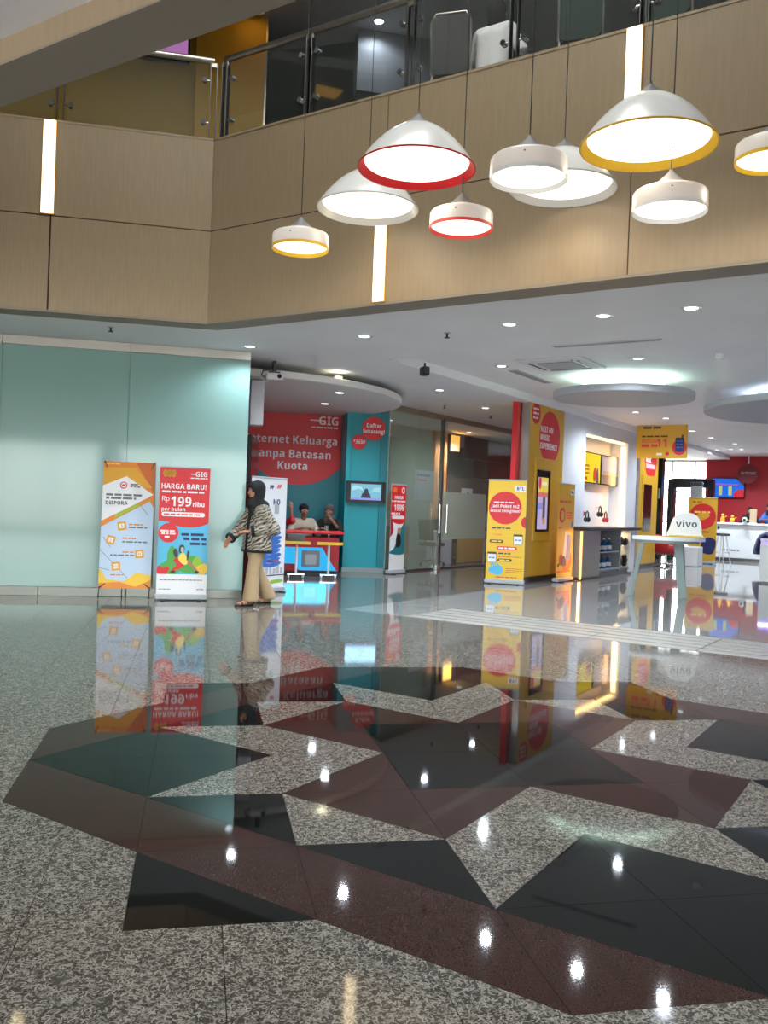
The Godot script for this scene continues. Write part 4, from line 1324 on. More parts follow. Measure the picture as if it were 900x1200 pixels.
func booth_things() -> void:
	# wall-mounted television on the teal pier
	var tv := screen("television", "black flat television playing a video, mounted on the teal pier", Vector3(3.03, 1.52, -16.28), 0.0, 0.75, 0.40)
	part("bracket", MB.new().box(Vector3(-0.05, 0.0, -0.08), Vector3(0.3, 0.2, 0.06), 0.01).done(), M.char, tv)
	lit(tv, "screen_picture", rect(-0.29, -0.15, 0.29, 0.15), Color8(120, 190, 214), 1.1, 1)
	lit(tv, "screen_picture", V2([-0.1, -0.11, 0.1, -0.11, 0.08, -0.04, 0.045, -0.01, 0.04, 0.04, 0.01, 0.07, -0.03, 0.05, -0.035, 0.0, -0.075, -0.03]), Color8(20, 24, 70), 0.8, 2)
	lit(tv, "screen_picture", V2([-0.27, 0.02, -0.15, 0.06, -0.05, 0.03, -0.1, 0.1, -0.2, 0.12, -0.27, 0.09]), Color8(170, 225, 235), 1.1, 2)
	lit(tv, "screen_picture", V2([0.1, 0.02, 0.27, 0.0, 0.26, 0.1, 0.15, 0.08]), Color8(160, 215, 225), 1.1, 2)
	lit(tv, "screen_picture", rect(-0.29, -0.15, 0.29, -0.11), Color8(150, 160, 240), 1.0, 3)
	area("screen_light", Vector3(0, 0, 0.03), Basis(Vector3.UP, PI), 0.58, 0.3, 0.25, Color8(140, 190, 230), tv)
	# counter with a lit front
	var d := thing("booth_counter", "low red service counter with a glowing cyan front panel", "counter", Vector3(1.72, 0, -15.35))
	part("body", MB.new().box(Vector3(-0.05, 0.38, -0.22), Vector3(1.5, 0.6, 0.4), 0.01).done(), M.red_deep, d)
	part("plinth", MB.new().box(Vector3(-0.05, 0.045, -0.24), Vector3(1.46, 0.09, 0.36), 0.005).done(), M.char, d)
	part("shelf", MB.new().box(Vector3(-0.02, 0.765, -0.2), Vector3(1.58, 0.05, 0.5), 0.01).done(), M.red, d)
	for x in [-0.6, 0.1, 0.52]:
		part("shelf_post", MB.new().tube([Vector3(x, 0.67, -0.1), Vector3(x, 0.745, -0.1)], 0.012, 8).done(), M.chrome, d)
	var cyan := glow(Color8(20, 176, 240), 1.15)
	cyan.albedo_color = Color(0.08, 0.1, 0.12)
	part("lit_panel", MB.new().prism(V2([-0.7, 0.21, -0.08, 0.21, 0.0, 0.1, 0.66, 0.1, 0.5, 0.33, 0.4, 0.5, -0.7, 0.5]), 0.0, 0.012, Transform3D(Basis(), Vector3(0, 0, -0.02))).done(), cyan, d)
	part("lit_picture", MB.new().prism(rect(0.04, 0.16, 0.36, 0.45, 0.02), 0.012, 0.02, Transform3D(Basis(), Vector3(0, 0, -0.02))).done(), M.grey, d)
	part("lit_picture", MB.new().prism(rect(0.1, 0.2, 0.3, 0.38, 0.02), 0.02, 0.024, Transform3D(Basis(), Vector3(0, 0, -0.02))).done(), M.grey_lt, d)
	area("panel_light", Vector3(-0.05, 0.3, 0.03), Basis(Vector3.UP, PI), 1.2, 0.35, 0.3, Color8(90, 210, 250), d)
	# two rolling tables before it
	var n := 0
	for e in [[1.62, "rolling table with a yellow edge and a white post, laptop on top"], [2.17, "rolling table with a yellow edge and a white post, nearest the teal pier"]]:
		var t := thing("rolling_table", e[1], "table", Vector3(e[0], 0, -14.95), 0.0, "rolling tables before the booth counter")
		part("top", MB.new().box(Vector3(0.0, 0.605, 0.0), Vector3(0.44, 0.02, 0.32), 0.005).done(), M.red_deep, t)
		part("edge", MB.new().box(Vector3(0.0, 0.6, 0.165), Vector3(0.45, 0.05, 0.02), 0.005).done(), M.yellow2, t)
		part("post", MB.new().tube([Vector3(0, 0.06, 0.05), Vector3(0, 0.595, 0.05)], 0.022, 12).done(), M.white_gloss, t)
		part("foot_bar", MB.new().box(Vector3(0, 0.065, 0.05), Vector3(0.3, 0.03, 0.05), 0.008).done(), M.chrome, t)
		for x in [-0.12, 0.12]:
			part("caster", MB.new().lathe([Vector2(0, -0.015), Vector2(0.03, -0.015), Vector2(0.035, 0.0), Vector2(0.03, 0.015), Vector2(0, 0.015)], 14, Transform3D(Basis(Vector3.FORWARD, PI / 2), Vector3(x, 0.035, 0.05))).done(), M.white_gloss, t)
		n += 1
	var lt := thing("laptop", "dark laptop lying on the rolling table by the white banner", "laptop", Vector3(1.6, 0.615, -14.95))
	part("base", MB.new().box(Vector3(0, 0.01, 0), Vector3(0.3, 0.02, 0.2), 0.004).done(), M.char, lt)
	part("lid", MB.new().box(Vector3(0, 0.075, 0.1), Vector3(0.3, 0.13, 0.012), 0.004, Basis(Vector3.RIGHT, 0.5)).done(), M.grey, lt)
	for e in [[2.02, 0.79, "clear drinking glass on the red counter shelf, nearer the middle"], [2.2, 0.79, "clear drinking glass on the red counter shelf, nearer the teal pier"]]:
		var gl := MB.new().lathe([Vector2(0, 0), Vector2(0.03, 0), Vector2(0.036, 0.1), Vector2(0.033, 0.1), Vector2(0.028, 0.008), Vector2(0, 0.008)], 16)
		solo("drinking_glass", gl.done(), M.clear, e[2], "glass", Vector3(e[0], e[1], -15.5), 0.0, "glasses on the booth counter")
	# people sitting behind it
	seated_person("person in a dark cap and glasses and pale shirt, seated behind the booth counter", Vector3(1.88, 0, -16.38), 0.05, 0.52, M.beige_shirt, M.skin_dark, M.black_cloth, 0.05, [[Vector3(0.27, 0.72, 0.12), Vector3(0.1, 0.80, 0.3)], [Vector3(-0.27, 0.72, 0.12), Vector3(-0.1, 0.80, 0.3)]], false)
	seated_person("person in a dark headscarf and black top, seated nearest the teal pier", Vector3(2.38, 0, -16.38), -0.35, 0.52, M.black_cloth, M.skin_dark, M.scarf_grey, 0.04, [[Vector3(0.25, 0.75, 0.14), Vector3(0.08, 0.98, 0.2)], [Vector3(-0.27, 0.72, 0.12), Vector3(-0.12, 0.80, 0.28)]])
	seated_person("person in a red shirt raising one bare arm behind the white banner", Vector3(1.36, 0, -16.38), 0.3, 0.5, M.red_deep, M.skin_dark, M.black_cloth, 0.04, [[Vector3(0.26, 0.93, 0.2), Vector3(0.27, 1.17, 0.12)], [Vector3(-0.27, 0.72, 0.12), Vector3(-0.1, 0.8, 0.28)]], false)
	for e in [[1.88, "grey seat under the person in the dark cap"], [2.38, "grey seat under the person in the black top"], [1.36, "grey seat under the person in the red shirt"]]:
		var s := thing("stool", e[1], "stool", Vector3(e[0], 0, -16.38), 0.0, "stools behind the booth counter")
		part("seat", MB.new().cyl(Vector3(0, 0.34, 0), 0.17, 0.05, 20).done(), M.char, s)
		part("column", MB.new().cyl(Vector3(0, 0.03, 0), 0.025, 0.31, 10).done(), M.chrome, s)
		part("foot_plate", MB.new().cyl(Vector3(0, 0.0, 0), 0.17, 0.03, 20, 0.15).done(), M.chrome, s)
	# small dark bag on the floor under the tables
	solo("bag", MB.new().ball(Vector3(0, 0.13, 0), Vector3(0.15, 0.13, 0.1), 16, 8).done(), M.black_cloth, "black bag slumped on the floor beside the glowing counter", "bag", Vector3(1.28, 0, -14.9))
	# things hung by the glass wall's end
	var bx := thing("projection_screen_case", "white hanging box with a pinkish underside beside the projector", "case", Vector3(0.735, 2.35, -12.75))
	part("case", MB.new().box(Vector3(0, 0.315, 0), Vector3(0.19, 0.63, 0.3), 0.01).done(), M.white, bx)
	part("bracket", MB.new().box(Vector3(0, 0.638, 0), Vector3(0.08, 0.02, 0.12), 0.003).done(), M.grey_lt, bx)
	var ed := thing("television", "black flat television seen edge-on at the end of the glass wall", "television", Vector3(0.70, 1.86, -12.6), deg_to_rad(80.0))
	part("housing", MB.new().box(Vector3(0, 0, 0), Vector3(0.9, 0.62, 0.06), 0.01).done(), M.black, ed)
	part("screen", MB.new().box(Vector3(0, 0, 0.031), Vector3(0.86, 0.58, 0.004)).done(), M.black_gloss, ed)
	part("bracket", MB.new().box(Vector3(0.0, 0, -0.055), Vector3(0.2, 0.2, 0.06), 0.01).done(), M.char, ed)
	var pj := thing("projector", "white ceiling projector on a dark pole near the glass wall's end", "projector", Vector3(0.93, 2.98, -12.2))
	part("body", MB.new().box(Vector3(0, 0, 0), Vector3(0.24, 0.09, 0.26), 0.02).done(), M.white_gloss, pj)
	part("lens", MB.new().cyl(Vector3(0.06, 0.0, 0), 0.03, 0.03, 14).done(), M.black_gloss, pj, Vector3(0, 0, 0.125), Basis(Vector3.RIGHT, PI / 2))
	part("pole", MB.new().tube([Vector3(0, 0.04, 0), Vector3(0, 0.222, 0)], 0.03, 12).done(), M.char, pj)
	part("arm", MB.new().box(Vector3(0, 0.06, 0), Vector3(0.16, 0.03, 0.12), 0.006).done(), M.char, pj)
	part("cable", MB.new().tube([Vector3(-0.1, 0.0, -0.1), Vector3(-0.17, 0.03, -0.08), Vector3(-0.15, 0.09, -0.03), Vector3(-0.03, 0.1, 0)], 0.008, 6).done(), M.black, pj)
	spot("booth_light", Vector3(2.3, 3.15, -16.2), 1.2, COOL, 75.0, 0.1)


# ---------------------------------------------------------------- inside the glazed shop

func office_chair(label: String, at: Vector3, turn: float) -> void:
	var o := thing("office_chair", label, "chair", at, turn, "office chairs inside the glazed shop")
	part("seat", MB.new().box(Vector3(0, 0.46, 0), Vector3(0.46, 0.07, 0.44), 0.03).done(), M.black_cloth, o)
	part("backrest", MB.new().box(Vector3(0, 0.78, -0.22), Vector3(0.42, 0.46, 0.06), 0.025, Basis(Vector3.RIGHT, -0.12)).done(), M.black_cloth, o)
	part("back_stem", MB.new().tube([Vector3(0, 0.42, -0.1), Vector3(0, 0.46, -0.24), Vector3(0, 0.62, -0.25)], 0.018, 8).done(), M.char, o)
	part("gas_column", MB.new().cyl(Vector3(0, 0.08, 0), 0.028, 0.35, 12).done(), M.chrome, o)
	for k in 5:
		var t := TAU * k / 5.0
		var q := Vector3(cos(t) * 0.28, 0.07, sin(t) * 0.28)
		part("base_arm", MB.new().tube([Vector3(0, 0.1, 0), q], 0.022, 8, 0.014).done(), M.chrome, o)
		part("caster", MB.new().ball(q - Vector3(0, 0.04, 0), Vector3(0.03, 0.03, 0.03), 10, 6).done(), M.black, o)


func store_things() -> void:
	# poster on the left pane
	var p := thing("poster", "pale blue poster stuck on the shopfront glass left of the door post", "poster", ab(-9.14, 15.4, 1.42), Y45)
	var c := part("sheet", MB.new().box(Vector3(0, 0.3, 0), Vector3(0.72, 0.6, 0.006)).done(), M.pale_blue, p)
	bars(c, -0.3, 0.5, 0.5, 0.04, M.blue, 6, 101)
	bars(c, -0.3, 0.4, 0.4, 0.03, M.coral, 6, 102)
	# warm lit panels
	var wd := thing("lit_wood_panel", "tall warm-lit wooden panel seen through the shopfront glass, next to the door post", "panel", ab(-11.0, 19.3, 0.0), Y45)
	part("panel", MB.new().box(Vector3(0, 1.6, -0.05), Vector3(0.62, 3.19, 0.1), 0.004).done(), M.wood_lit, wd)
	for y in [0.8, 1.6, 2.4]:
		part("joint", MB.new().box(Vector3(0, y, 0.001), Vector3(0.62, 0.008, 0.004)).done(), M.wood_gap, wd)
	spot("panel_wash", ab(-10.6, 19.25, 3.12), 1.8, Color(1.0, 0.7, 0.35), 60.0, 0.05)
	var ls := thing("lightbox", "small warm yellow lightbox high inside the glazed shop", "light", ab(-11.0, 20.0, 2.75), Y45)
	part("box", MB.new().box(Vector3(0, 0.2, -0.05), Vector3(0.5, 0.44, 0.1), 0.01).done(), M.char, ls)
	part("lit_face", MB.new().box(Vector3(0, 0.2, 0.004), Vector3(0.46, 0.4, 0.008)).done(), M.warm_panel, ls)
	area("box_light", Vector3(0, 0.2, 0.03), Basis(Vector3.UP, PI), 0.44, 0.38, 0.5, Color(1.0, 0.75, 0.35), ls)
	var bk := thing("bulkhead", "dark bulkhead panel high inside the glazed shop", "panel", ab(-11.0, 22.3, 2.62), Y45)
	part("panel", MB.new().box(Vector3(0, 0.28, 0), Vector3(3.4, 0.56, 0.12), 0.005).done(), M.black, bk)
	part("lower_edge", MB.new().box(Vector3(0, -0.01, 0.0), Vector3(3.4, 0.03, 0.14), 0.004).done(), M.char, bk)
	for e in [[-0.95, -0.03], [0.4, -0.03]]:
		part("hanger", MB.new().tube([Vector3(e[0], 0.5, 0), Vector3(e[0], 0.58, 0)], 0.02, 8).done(), M.char, bk)
	var wl := thing("partition", "grey-brown office partition with pictures pinned to its upper half", "partition", ab(-11.3, 21.6, 0.0), Y45)
	part("panel", MB.new().box(Vector3(0, 1.05, 0), Vector3(2.6, 2.1, 0.06), 0.005).done(), M.soffit_dark, wl)
	part("picture", MB.new().box(Vector3(-0.35, 1.62, 0.034), Vector3(0.62, 0.42, 0.008)).done(), M.paper, wl)
	for e in [[-0.5, 1.6], [-0.3, 1.66], [-0.15, 1.58]]:
		part("picture_print", MB.new().box(Vector3(e[0], e[1], 0.04), Vector3(0.1, 0.16, 0.006), 0.002).done(), M.teal_dark, wl)
	part("panel_cap", MB.new().box(Vector3(0, 2.11, 0), Vector3(2.62, 0.03, 0.08), 0.004).done(), M.steel_dark, wl)
	var rd := thing("partition", "dark red and blue display panel beyond the door post", "partition", ab(-11.6, 20.45, 0.0), Y45)
	part("panel", MB.new().box(Vector3(0, 1.2, 0), Vector3(0.5, 2.4, 0.06), 0.005).done(), M.red_dark, rd)
	part("lower_panel", MB.new().box(Vector3(0, 1.1, 0.035), Vector3(0.46, 1.4, 0.01), 0.003).done(), M.navy, rd)
	# desk with a yellow front, chairs
	var dk := thing("desk", "desk with a yellow front panel behind the frosted glass band", "desk", ab(-9.75, 18.5, 0.0), Y45)
	part("top", MB.new().box(Vector3(0, 0.735, -0.3), Vector3(1.7, 0.035, 0.75), 0.006).done(), M.white_gloss, dk)
	part("front_panel", MB.new().box(Vector3(0.2, 0.36, 0.0), Vector3(1.4, 0.68, 0.03), 0.005).done(), M.yellow2, dk)
	for s in [-0.8, 0.8]:
		part("leg", MB.new().box(Vector3(s, 0.36, -0.3), Vector3(0.05, 0.72, 0.65), 0.005).done(), M.grey_lt, dk)
	office_chair("black office chair left of the yellow-fronted desk", ab(-9.9, 17.1), 2.2)
	office_chair("black office chair behind the yellow-fronted desk", ab(-10.5, 18.6), 0.4)
	office_chair("black office chair nearest the yellow banner, inside the glass", ab(-10.5, 19.7), 0.9)
	var cb := thing("cabinet", "low dark cabinet seen through the left shopfront pane", "cabinet", ab(-10.0, 15.6, 0.0), Y45)
	part("body", MB.new().box(Vector3(0, 0.42, 0), Vector3(0.7, 0.84, 0.4), 0.006).done(), M.soffit_dark, cb)
	part("door", MB.new().box(Vector3(-0.17, 0.42, 0.205), Vector3(0.33, 0.76, 0.015), 0.003).done(), M.soffit_dark, cb)
	part("door", MB.new().box(Vector3(0.17, 0.42, 0.205), Vector3(0.33, 0.76, 0.015), 0.003).done(), M.soffit_dark, cb)
	part("top", MB.new().box(Vector3(0, 0.85, 0), Vector3(0.74, 0.025, 0.44), 0.004).done(), M.char, cb)
	var bn := thing("notice_board", "small orange notice panel inside the left shopfront pane", "notice", ab(-10.4, 15.9, 1.25), Y45)
	part("board", MB.new().box(Vector3(0, 0.15, 0), Vector3(0.55, 0.3, 0.02), 0.003).done(), M.orange, bn)
	part("post", MB.new().tube([Vector3(0, -1.25, 0), Vector3(0, 0.0, 0)], 0.015, 8).done(), M.grey, bn)
	for e in [[ab(-10.8, 16.6, 3.2), "recessed downlight inside the glazed shop, over the cabinet"], [ab(-10.4, 19.6, 3.2), "recessed downlight inside the glazed shop, over the yellow-fronted desk"], [ab(-11.8, 22.6, 3.2), "recessed downlight inside the glazed shop, over the partition"]]:
		var o := thing("downlight", e[1], "downlight", e[0], 0.0, "recessed downlights")
		part("trim_ring", MB.new().lathe([Vector2(0.06, 0.0), Vector2(0.075, -0.008), Vector2(0.092, -0.006), Vector2(0.096, 0.001)], 24).done(), M.white_gloss, o)
		part("lamp", MB.new().cyl(Vector3(0, -0.006, 0), 0.066, 0.006, 20).done(), M.down, o)
		spot("down_light", Vector3(0, -0.03, 0), 6.0, COOL, 76.0, 0.06, o)


# ---------------------------------------------------------------- the phone shop

func pillar(label: String, b0: float, b1: float, lit_screen: bool, lines: Array) -> void:
	var w := b1 - b0
	var o := thing("display_pillar", label, "pillar", ab(-6.44, (b0 + b1) / 2), Y45, "yellow display pillars of the shop")
	part("body", MB.new().box(Vector3(0, 1.66, -0.1), Vector3(w, 3.1, 0.2), 0.006).done(), M.yellow, o)
	part("plinth", MB.new().box(Vector3(0, 0.055, -0.11), Vector3(w - 0.03, 0.11, 0.18), 0.004).done(), M.steel_dark, o)
	part("cap", MB.new().box(Vector3(0, 3.262, -0.1), Vector3(w + 0.02, 0.11, 0.24), 0.004).done(), M.grey, o)
	part("side_trim", MB.new().box(Vector3(-w / 2 - 0.012, 1.66, -0.1), Vector3(0.024, 3.1, 0.2), 0.003).done(), M.steel, o)
	var f := Node3D.new()
	f.name = "print"
	o.add_child(f)
	var lim := rect(-w / 2, 0.1, w / 2, 3.2)
	ink(f, "print_disc", round_poly(-0.5 * w / 1.45, 3.03, 0.19), M.red, 1, lim)
	ink(f, "print_disc", round_poly(0.1 * w / 1.45, 2.65, 0.48), M.red, 2, lim)
	for k in 3:
		text(f, lines[k], -0.31 * w / 1.45, 2.78 - 0.15 * k, 0.105, M.paper, 4, 0, true, 0.92)
		bars(f, -0.62 * w / 1.45, 3.11 - 0.08 * k, 0.24, 0.035, M.paper, 2, 110 + k)
	# raised surround and portrait display
	part("surround", MB.new().box(Vector3(-0.1 * w / 1.45, 1.5, 0.012), Vector3(0.86, 1.5, 0.024), 0.004).done(), M.yellow, o)
	part("panel_joint", MB.new().box(Vector3(-0.1 * w / 1.45, 0.62, 0.003), Vector3(1.0, 0.01, 0.006)).done(), M.gold, o)
	var s := part("display", MB.new().box(Vector3(-0.16 * w / 1.45, 1.475, 0.03), Vector3(0.58, 1.12, 0.03), 0.005).done(), M.black_gloss, o)
	if lit_screen:
		var e := Node3D.new()
		e.name = "picture"
		s.add_child(e)
		e.position = Vector3(-0.18 * w / 1.45, 1.46, 0.042)
		lit(e, "screen_picture", rect(-0.24, -0.5, 0.2, 0.44), Color8(196, 182, 226), 0.95, 1)
		lit(e, "screen_picture", rect(-0.24, 0.17, 0.2, 0.44), Color8(236, 214, 90), 0.95, 2)
		lit(e, "screen_picture", blob([-0.22, 0.26, -0.14, 0.24, -0.12, 0.42, -0.22, 0.42]), Color8(214, 40, 120), 0.9, 3)
		lit(e, "screen_picture", rect(-0.08, 0.3, 0.14, 0.36), Color8(244, 240, 220), 0.95, 3)
		lit(e, "screen_picture", rect(-0.24, 0.08, 0.2, 0.17), Color8(226, 120, 120), 0.9, 2)
		lit(e, "screen_picture", rect(-0.02, -0.32, 0.09, 0.1), Color8(96, 90, 110), 0.8, 3)
		lit(e, "screen_picture", rect(-0.24, -0.14, -0.03, -0.02), Color8(150, 150, 226), 0.95, 3)
		lit(e, "screen_picture", blob([0.0, -0.4, 0.08, -0.4, 0.09, -0.3, 0.0, -0.3]), Color8(206, 160, 60), 0.9, 4)


func shop_things() -> void:
	pillar("near yellow display pillar with a lit portrait screen and red discs", 14.42, 16.0, true, ["NEXT ON", "MUSIC", "EXPERIENCE"])
	pillar("far yellow display pillar with a dark portrait screen, under the hanging sign", 20.8, 22.3, false, ["NEXT ON", "MUSIC", "EXPERIENCE"])
	# niche: light edges, two screens, gadgets on the wall
	var lg := thing("cove_light", "warm strip of light edging the niche in the white shop wall", "light", ab(-6.6, 18.7, 1.9), Y45)
	part("side_strip", MB.new().box(Vector3(1.33, 0, 0.0), Vector3(0.03, 1.86, 0.1), 0.006).done(), M.warm_white, lg)
	part("top_strip", MB.new().box(Vector3(0, 1.0, 0.0), Vector3(2.6, 0.03, 0.1), 0.006).done(), M.warm_white, lg)
	area("side_light", Vector3(1.3, 0, -0.02), Basis(Vector3.UP, PI / 2), 0.1, 1.8, 1.1, Color(1.0, 0.7, 0.34), lg)
	area("top_light", Vector3(0, 0.97, -0.02), Basis(Vector3.RIGHT, -PI / 2), 2.4, 0.1, 0.9, Color(1.0, 0.74, 0.4), lg)
	var t1 := screen("television", "wall screen in the niche showing a yellow advertisement", ab(-6.72, 18.27, 2.26), Y45, 1.2, 0.66, 0.02, 0.08)
	lit(t1, "screen_picture", rect(-0.58, -0.31, 0.58, 0.31), Color8(250, 224, 20), 1.05, 1)
	for k in 3:
		lit(t1, "screen_picture", rect(-0.48, 0.02 - k * 0.08, -0.1, 0.06 - k * 0.08), Color8(200, 130, 30), 0.8, 2)
	lit(t1, "screen_picture", blob([0.18, -0.28, 0.32, -0.24, 0.34, -0.02, 0.24, 0.02, 0.16, -0.1]), Color8(226, 50, 40), 0.9, 2)
	lit(t1, "screen_picture", blob([0.34, -0.31, 0.5, -0.31, 0.46, -0.05, 0.42, 0.02, 0.36, -0.06]), Color8(70, 80, 120), 0.8, 3)
	lit(t1, "screen_picture", rect(-0.52, -0.26, -0.2, -0.2), Color8(226, 50, 40), 0.9, 2)
	part("bracket", MB.new().box(Vector3(0, 0, -0.14), Vector3(0.3, 0.3, 0.12), 0.01).done(), M.char, t1)
	var t2 := screen("television", "wall screen in the niche showing a pale violet-grey picture", ab(-6.72, 19.5, 2.26), Y45, 1.22, 0.66, 0.02, 0.08)
	lit(t2, "screen_picture", rect(-0.56, -0.31, 0.56, 0.31), Color8(176, 168, 190), 0.7, 1)
	lit(t2, "screen_picture", rect(-0.56, -0.31, 0.56, -0.1), Color8(120, 112, 128), 0.6, 2)
	lit(t2, "screen_picture", rect(-0.54, -0.11, 0.54, -0.08), Color8(220, 190, 90), 0.7, 3)
	lit(t2, "screen_picture", rect(-0.46, -0.02, 0.46, 0.26), Color8(196, 190, 206), 0.75, 2)
	part("bracket", MB.new().box(Vector3(0, 0, -0.14), Vector3(0.3, 0.3, 0.12), 0.01).done(), M.char, t2)
	var gad := [[17.9, 1.36, "red gadget on a niche wall hook, nearest the near yellow pillar"], [18.25, 1.24, "black gadget hung low on the niche wall under the yellow screen"], [19.05, 1.36, "black gadget hung higher under the violet-grey screen"], [19.42, 1.24, "black and red gadget on the niche wall, nearest the bright edge"]]
	for k in 4:
		var g := thing("wall_gadget", gad[k][2], "gadget", ab(-6.84, gad[k][0], gad[k][1]), Y45, "gadgets on the niche wall")
		part("hook", MB.new().tube([Vector3(0, 0.06, 0), Vector3(0, 0.06, 0.1)], 0.01, 8).done(), M.chrome, g)
		part("band", MB.new().tube([Vector3(-0.08, -0.08, 0.09), Vector3(-0.07, 0.05, 0.09), Vector3(0, 0.09, 0.09), Vector3(0.07, 0.05, 0.09), Vector3(0.08, -0.08, 0.09)], 0.014, 8).done(), M.black if k != 0 else M.red, g)
		for s in [-1, 1]:
			part("cushion", MB.new().ball(Vector3(0.08 * s, -0.09, 0.09), Vector3(0.035, 0.06, 0.05), 12, 8).done(), M.black if k % 3 != 0 else M.red_deep, g)
	# display cabinet
	var cb := thing("display_cabinet", "steel-grey display cabinet under the lit niche with an open bottle shelf", "cabinet", ab(-6.0, 17.65), Y45)
	part("left_panel", MB.new().box(Vector3(-1.1, 0.5, -0.24), Vector3(0.95, 0.9, 0.48), 0.004).done(), M.steel_panel, cb)
	part("right_panel", MB.new().box(Vector3(1.42, 0.5, -0.24), Vector3(0.3, 0.9, 0.48), 0.004).done(), M.white_gloss, cb)
	part("back_panel", MB.new().box(Vector3(0.35, 0.5, -0.45), Vector3(2.0, 0.9, 0.04), 0.003).done(), M.char, cb)
	part("divider", MB.new().box(Vector3(0.64, 0.52, -0.24), Vector3(0.06, 0.86, 0.46), 0.003).done(), M.grey, cb)
	part("shelf", MB.new().box(Vector3(0.0, 0.51, -0.24), Vector3(1.26, 0.02, 0.42), 0.002).done(), M.clear_shelf, cb)
	part("floor_board", MB.new().box(Vector3(0.35, 0.15, -0.24), Vector3(1.96, 0.04, 0.44), 0.003).done(), M.grey, cb)
	part("plinth", MB.new().box(Vector3(0, 0.06, -0.26), Vector3(3.1, 0.12, 0.42), 0.003).done(), M.steel_dark, cb)
	part("counter_top", MB.new().box(Vector3(0.05, 0.985, -0.21), Vector3(3.36, 0.06, 0.6), 0.006).done(), M.char, cb)
	part("edge_strip", MB.new().box(Vector3(-1.6, 0.48, -0.03), Vector3(0.03, 0.92, 0.04), 0.006).done(), M.warm, cb)
	area("edge_light", Vector3(-1.65, 0.48, -0.03), Basis(Vector3.UP, PI / 2), 0.04, 0.9, 0.5, Color(1.0, 0.65, 0.3), cb)
	part("shelf_light", MB.new().box(Vector3(0.95, 0.93, -0.2), Vector3(0.5, 0.02, 0.03), 0.003).done(), M.warm_white, cb)
	area("shelf_glow", Vector3(0.95, 0.91, -0.2), Basis(Vector3.RIGHT, -PI / 2), 0.5, 0.04, 0.5, Color(1.0, 0.85, 0.6), cb)
	var bot := MB.new().lathe([Vector2(0, 0), Vector2(0.052, 0), Vector2(0.056, 0.03), Vector2(0.054, 0.16), Vector2(0.024, 0.21), Vector2(0.02, 0.235), Vector2(0, 0.235)], 16).done()
	var capm := MB.new().cyl(Vector3(0, 0.235, 0), 0.022, 0.03, 12).done()
	var lab := MB.new().lathe([Vector2(0.0555, 0.04), Vector2(0.0575, 0.045), Vector2(0.0565, 0.11), Vector2(0.0545, 0.115)], 16).done()
	var where := ["nearest the steel panel", "in the middle of the row", "nearest the divider"]
	for r in 2:
		for k in 3:
			var o := thing("bottle", "blue-labelled bottle on the cabinet's %s shelf, %s" % [["lower", "upper"][r], where[k]], "bottle", ab(-6.14, 17.3 + k * 0.32, 0.17 + r * 0.35), 0.0, "bottles in the display cabinet")
			part("body", bot, M.bottle, o)
			part("label_band", lab, M.paper, o)
			part("screw_cap", capm, M.coral if r == 0 else M.paper, o)
	var blk := [[18.5, 0.72, 0.2], [18.85, 0.70, 0.16], [18.45, 0.25, 0.2], [18.85, 0.3, 0.26]]
	var bl := ["black speaker hung in the cabinet's bright bay, upper beside the divider", "black camera pouch hung in the cabinet's bright bay, upper at the far side", "black round speaker at the bottom of the cabinet's bright bay, beside the divider", "tall black bottle-shaped speaker at the bottom of the bright bay, far side"]
	for k in 4:
		var e: Array = blk[k]
		var o := thing("speaker", bl[k], "speaker", ab(-6.1, e[0], e[1] - e[2] / 2.0 if k < 2 else 0.17), Y45, "black gadgets in the cabinet's bright bay")
		part("body", MB.new().box(Vector3(0, e[2] / 2, 0), Vector3(0.17 if k != 3 else 0.11, e[2], 0.1), 0.03).done(), M.black, o)
		part("grille", MB.new().cyl(Vector3.ZERO, 0.045, 0.012, 16).done(), M.char, o, Vector3(0, e[2] / 2, 0.048), Basis(Vector3.RIGHT, PI / 2))
		if k < 2:
			part("hook", MB.new().tube([Vector3(0, e[2], 0), Vector3(0, e[2] + 0.05, -0.02), Vector3(0, e[2] + 0.05, -0.34)], 0.006, 6).done(), M.chrome, o)
	# table with the white sign
	var t := thing("display_table", "white display table with a pointed top and splayed grey legs", "table", Vector3(7.33, 0, -12.85), deg_to_rad(-12.0))
	var topo := blob([-0.58, 0.0, -0.42, -0.16, 0.0, -0.27, 0.35, -0.25, 0.57, -0.02, 0.42, 0.17, 0.1, 0.26, -0.28, 0.2], 8)
	part("top", MB.new().prism(topo, 0.9, 0.96, Transform3D(Basis(Vector3(1, 0, 0), Vector3(0, 0, 1), Vector3(0, 1, 0)), Vector3.ZERO)).done(), M.white_gloss, t)
	part("under_top", MB.new().prism(blob([-0.5, 0.0, -0.36, -0.12, 0.0, -0.22, 0.3, -0.2, 0.48, -0.02, 0.36, 0.13, 0.1, 0.2, -0.24, 0.15], 8), 0.855, 0.9, Transform3D(Basis(Vector3(1, 0, 0), Vector3(0, 0, 1), Vector3(0, 1, 0)), Vector3.ZERO)).done(), M.grey_green, t)
	part("top_inlay", MB.new().prism(blob([-0.52, 0.0, -0.38, -0.14, 0.0, -0.24, 0.3, -0.22, 0.5, -0.02, 0.38, 0.14, 0.1, 0.22, -0.26, 0.16], 8), 0.96, 0.963, Transform3D(Basis(Vector3(1, 0, 0), Vector3(0, 0, 1), Vector3(0, 1, 0)), Vector3.ZERO)).done(), M.yellow_pale, t)
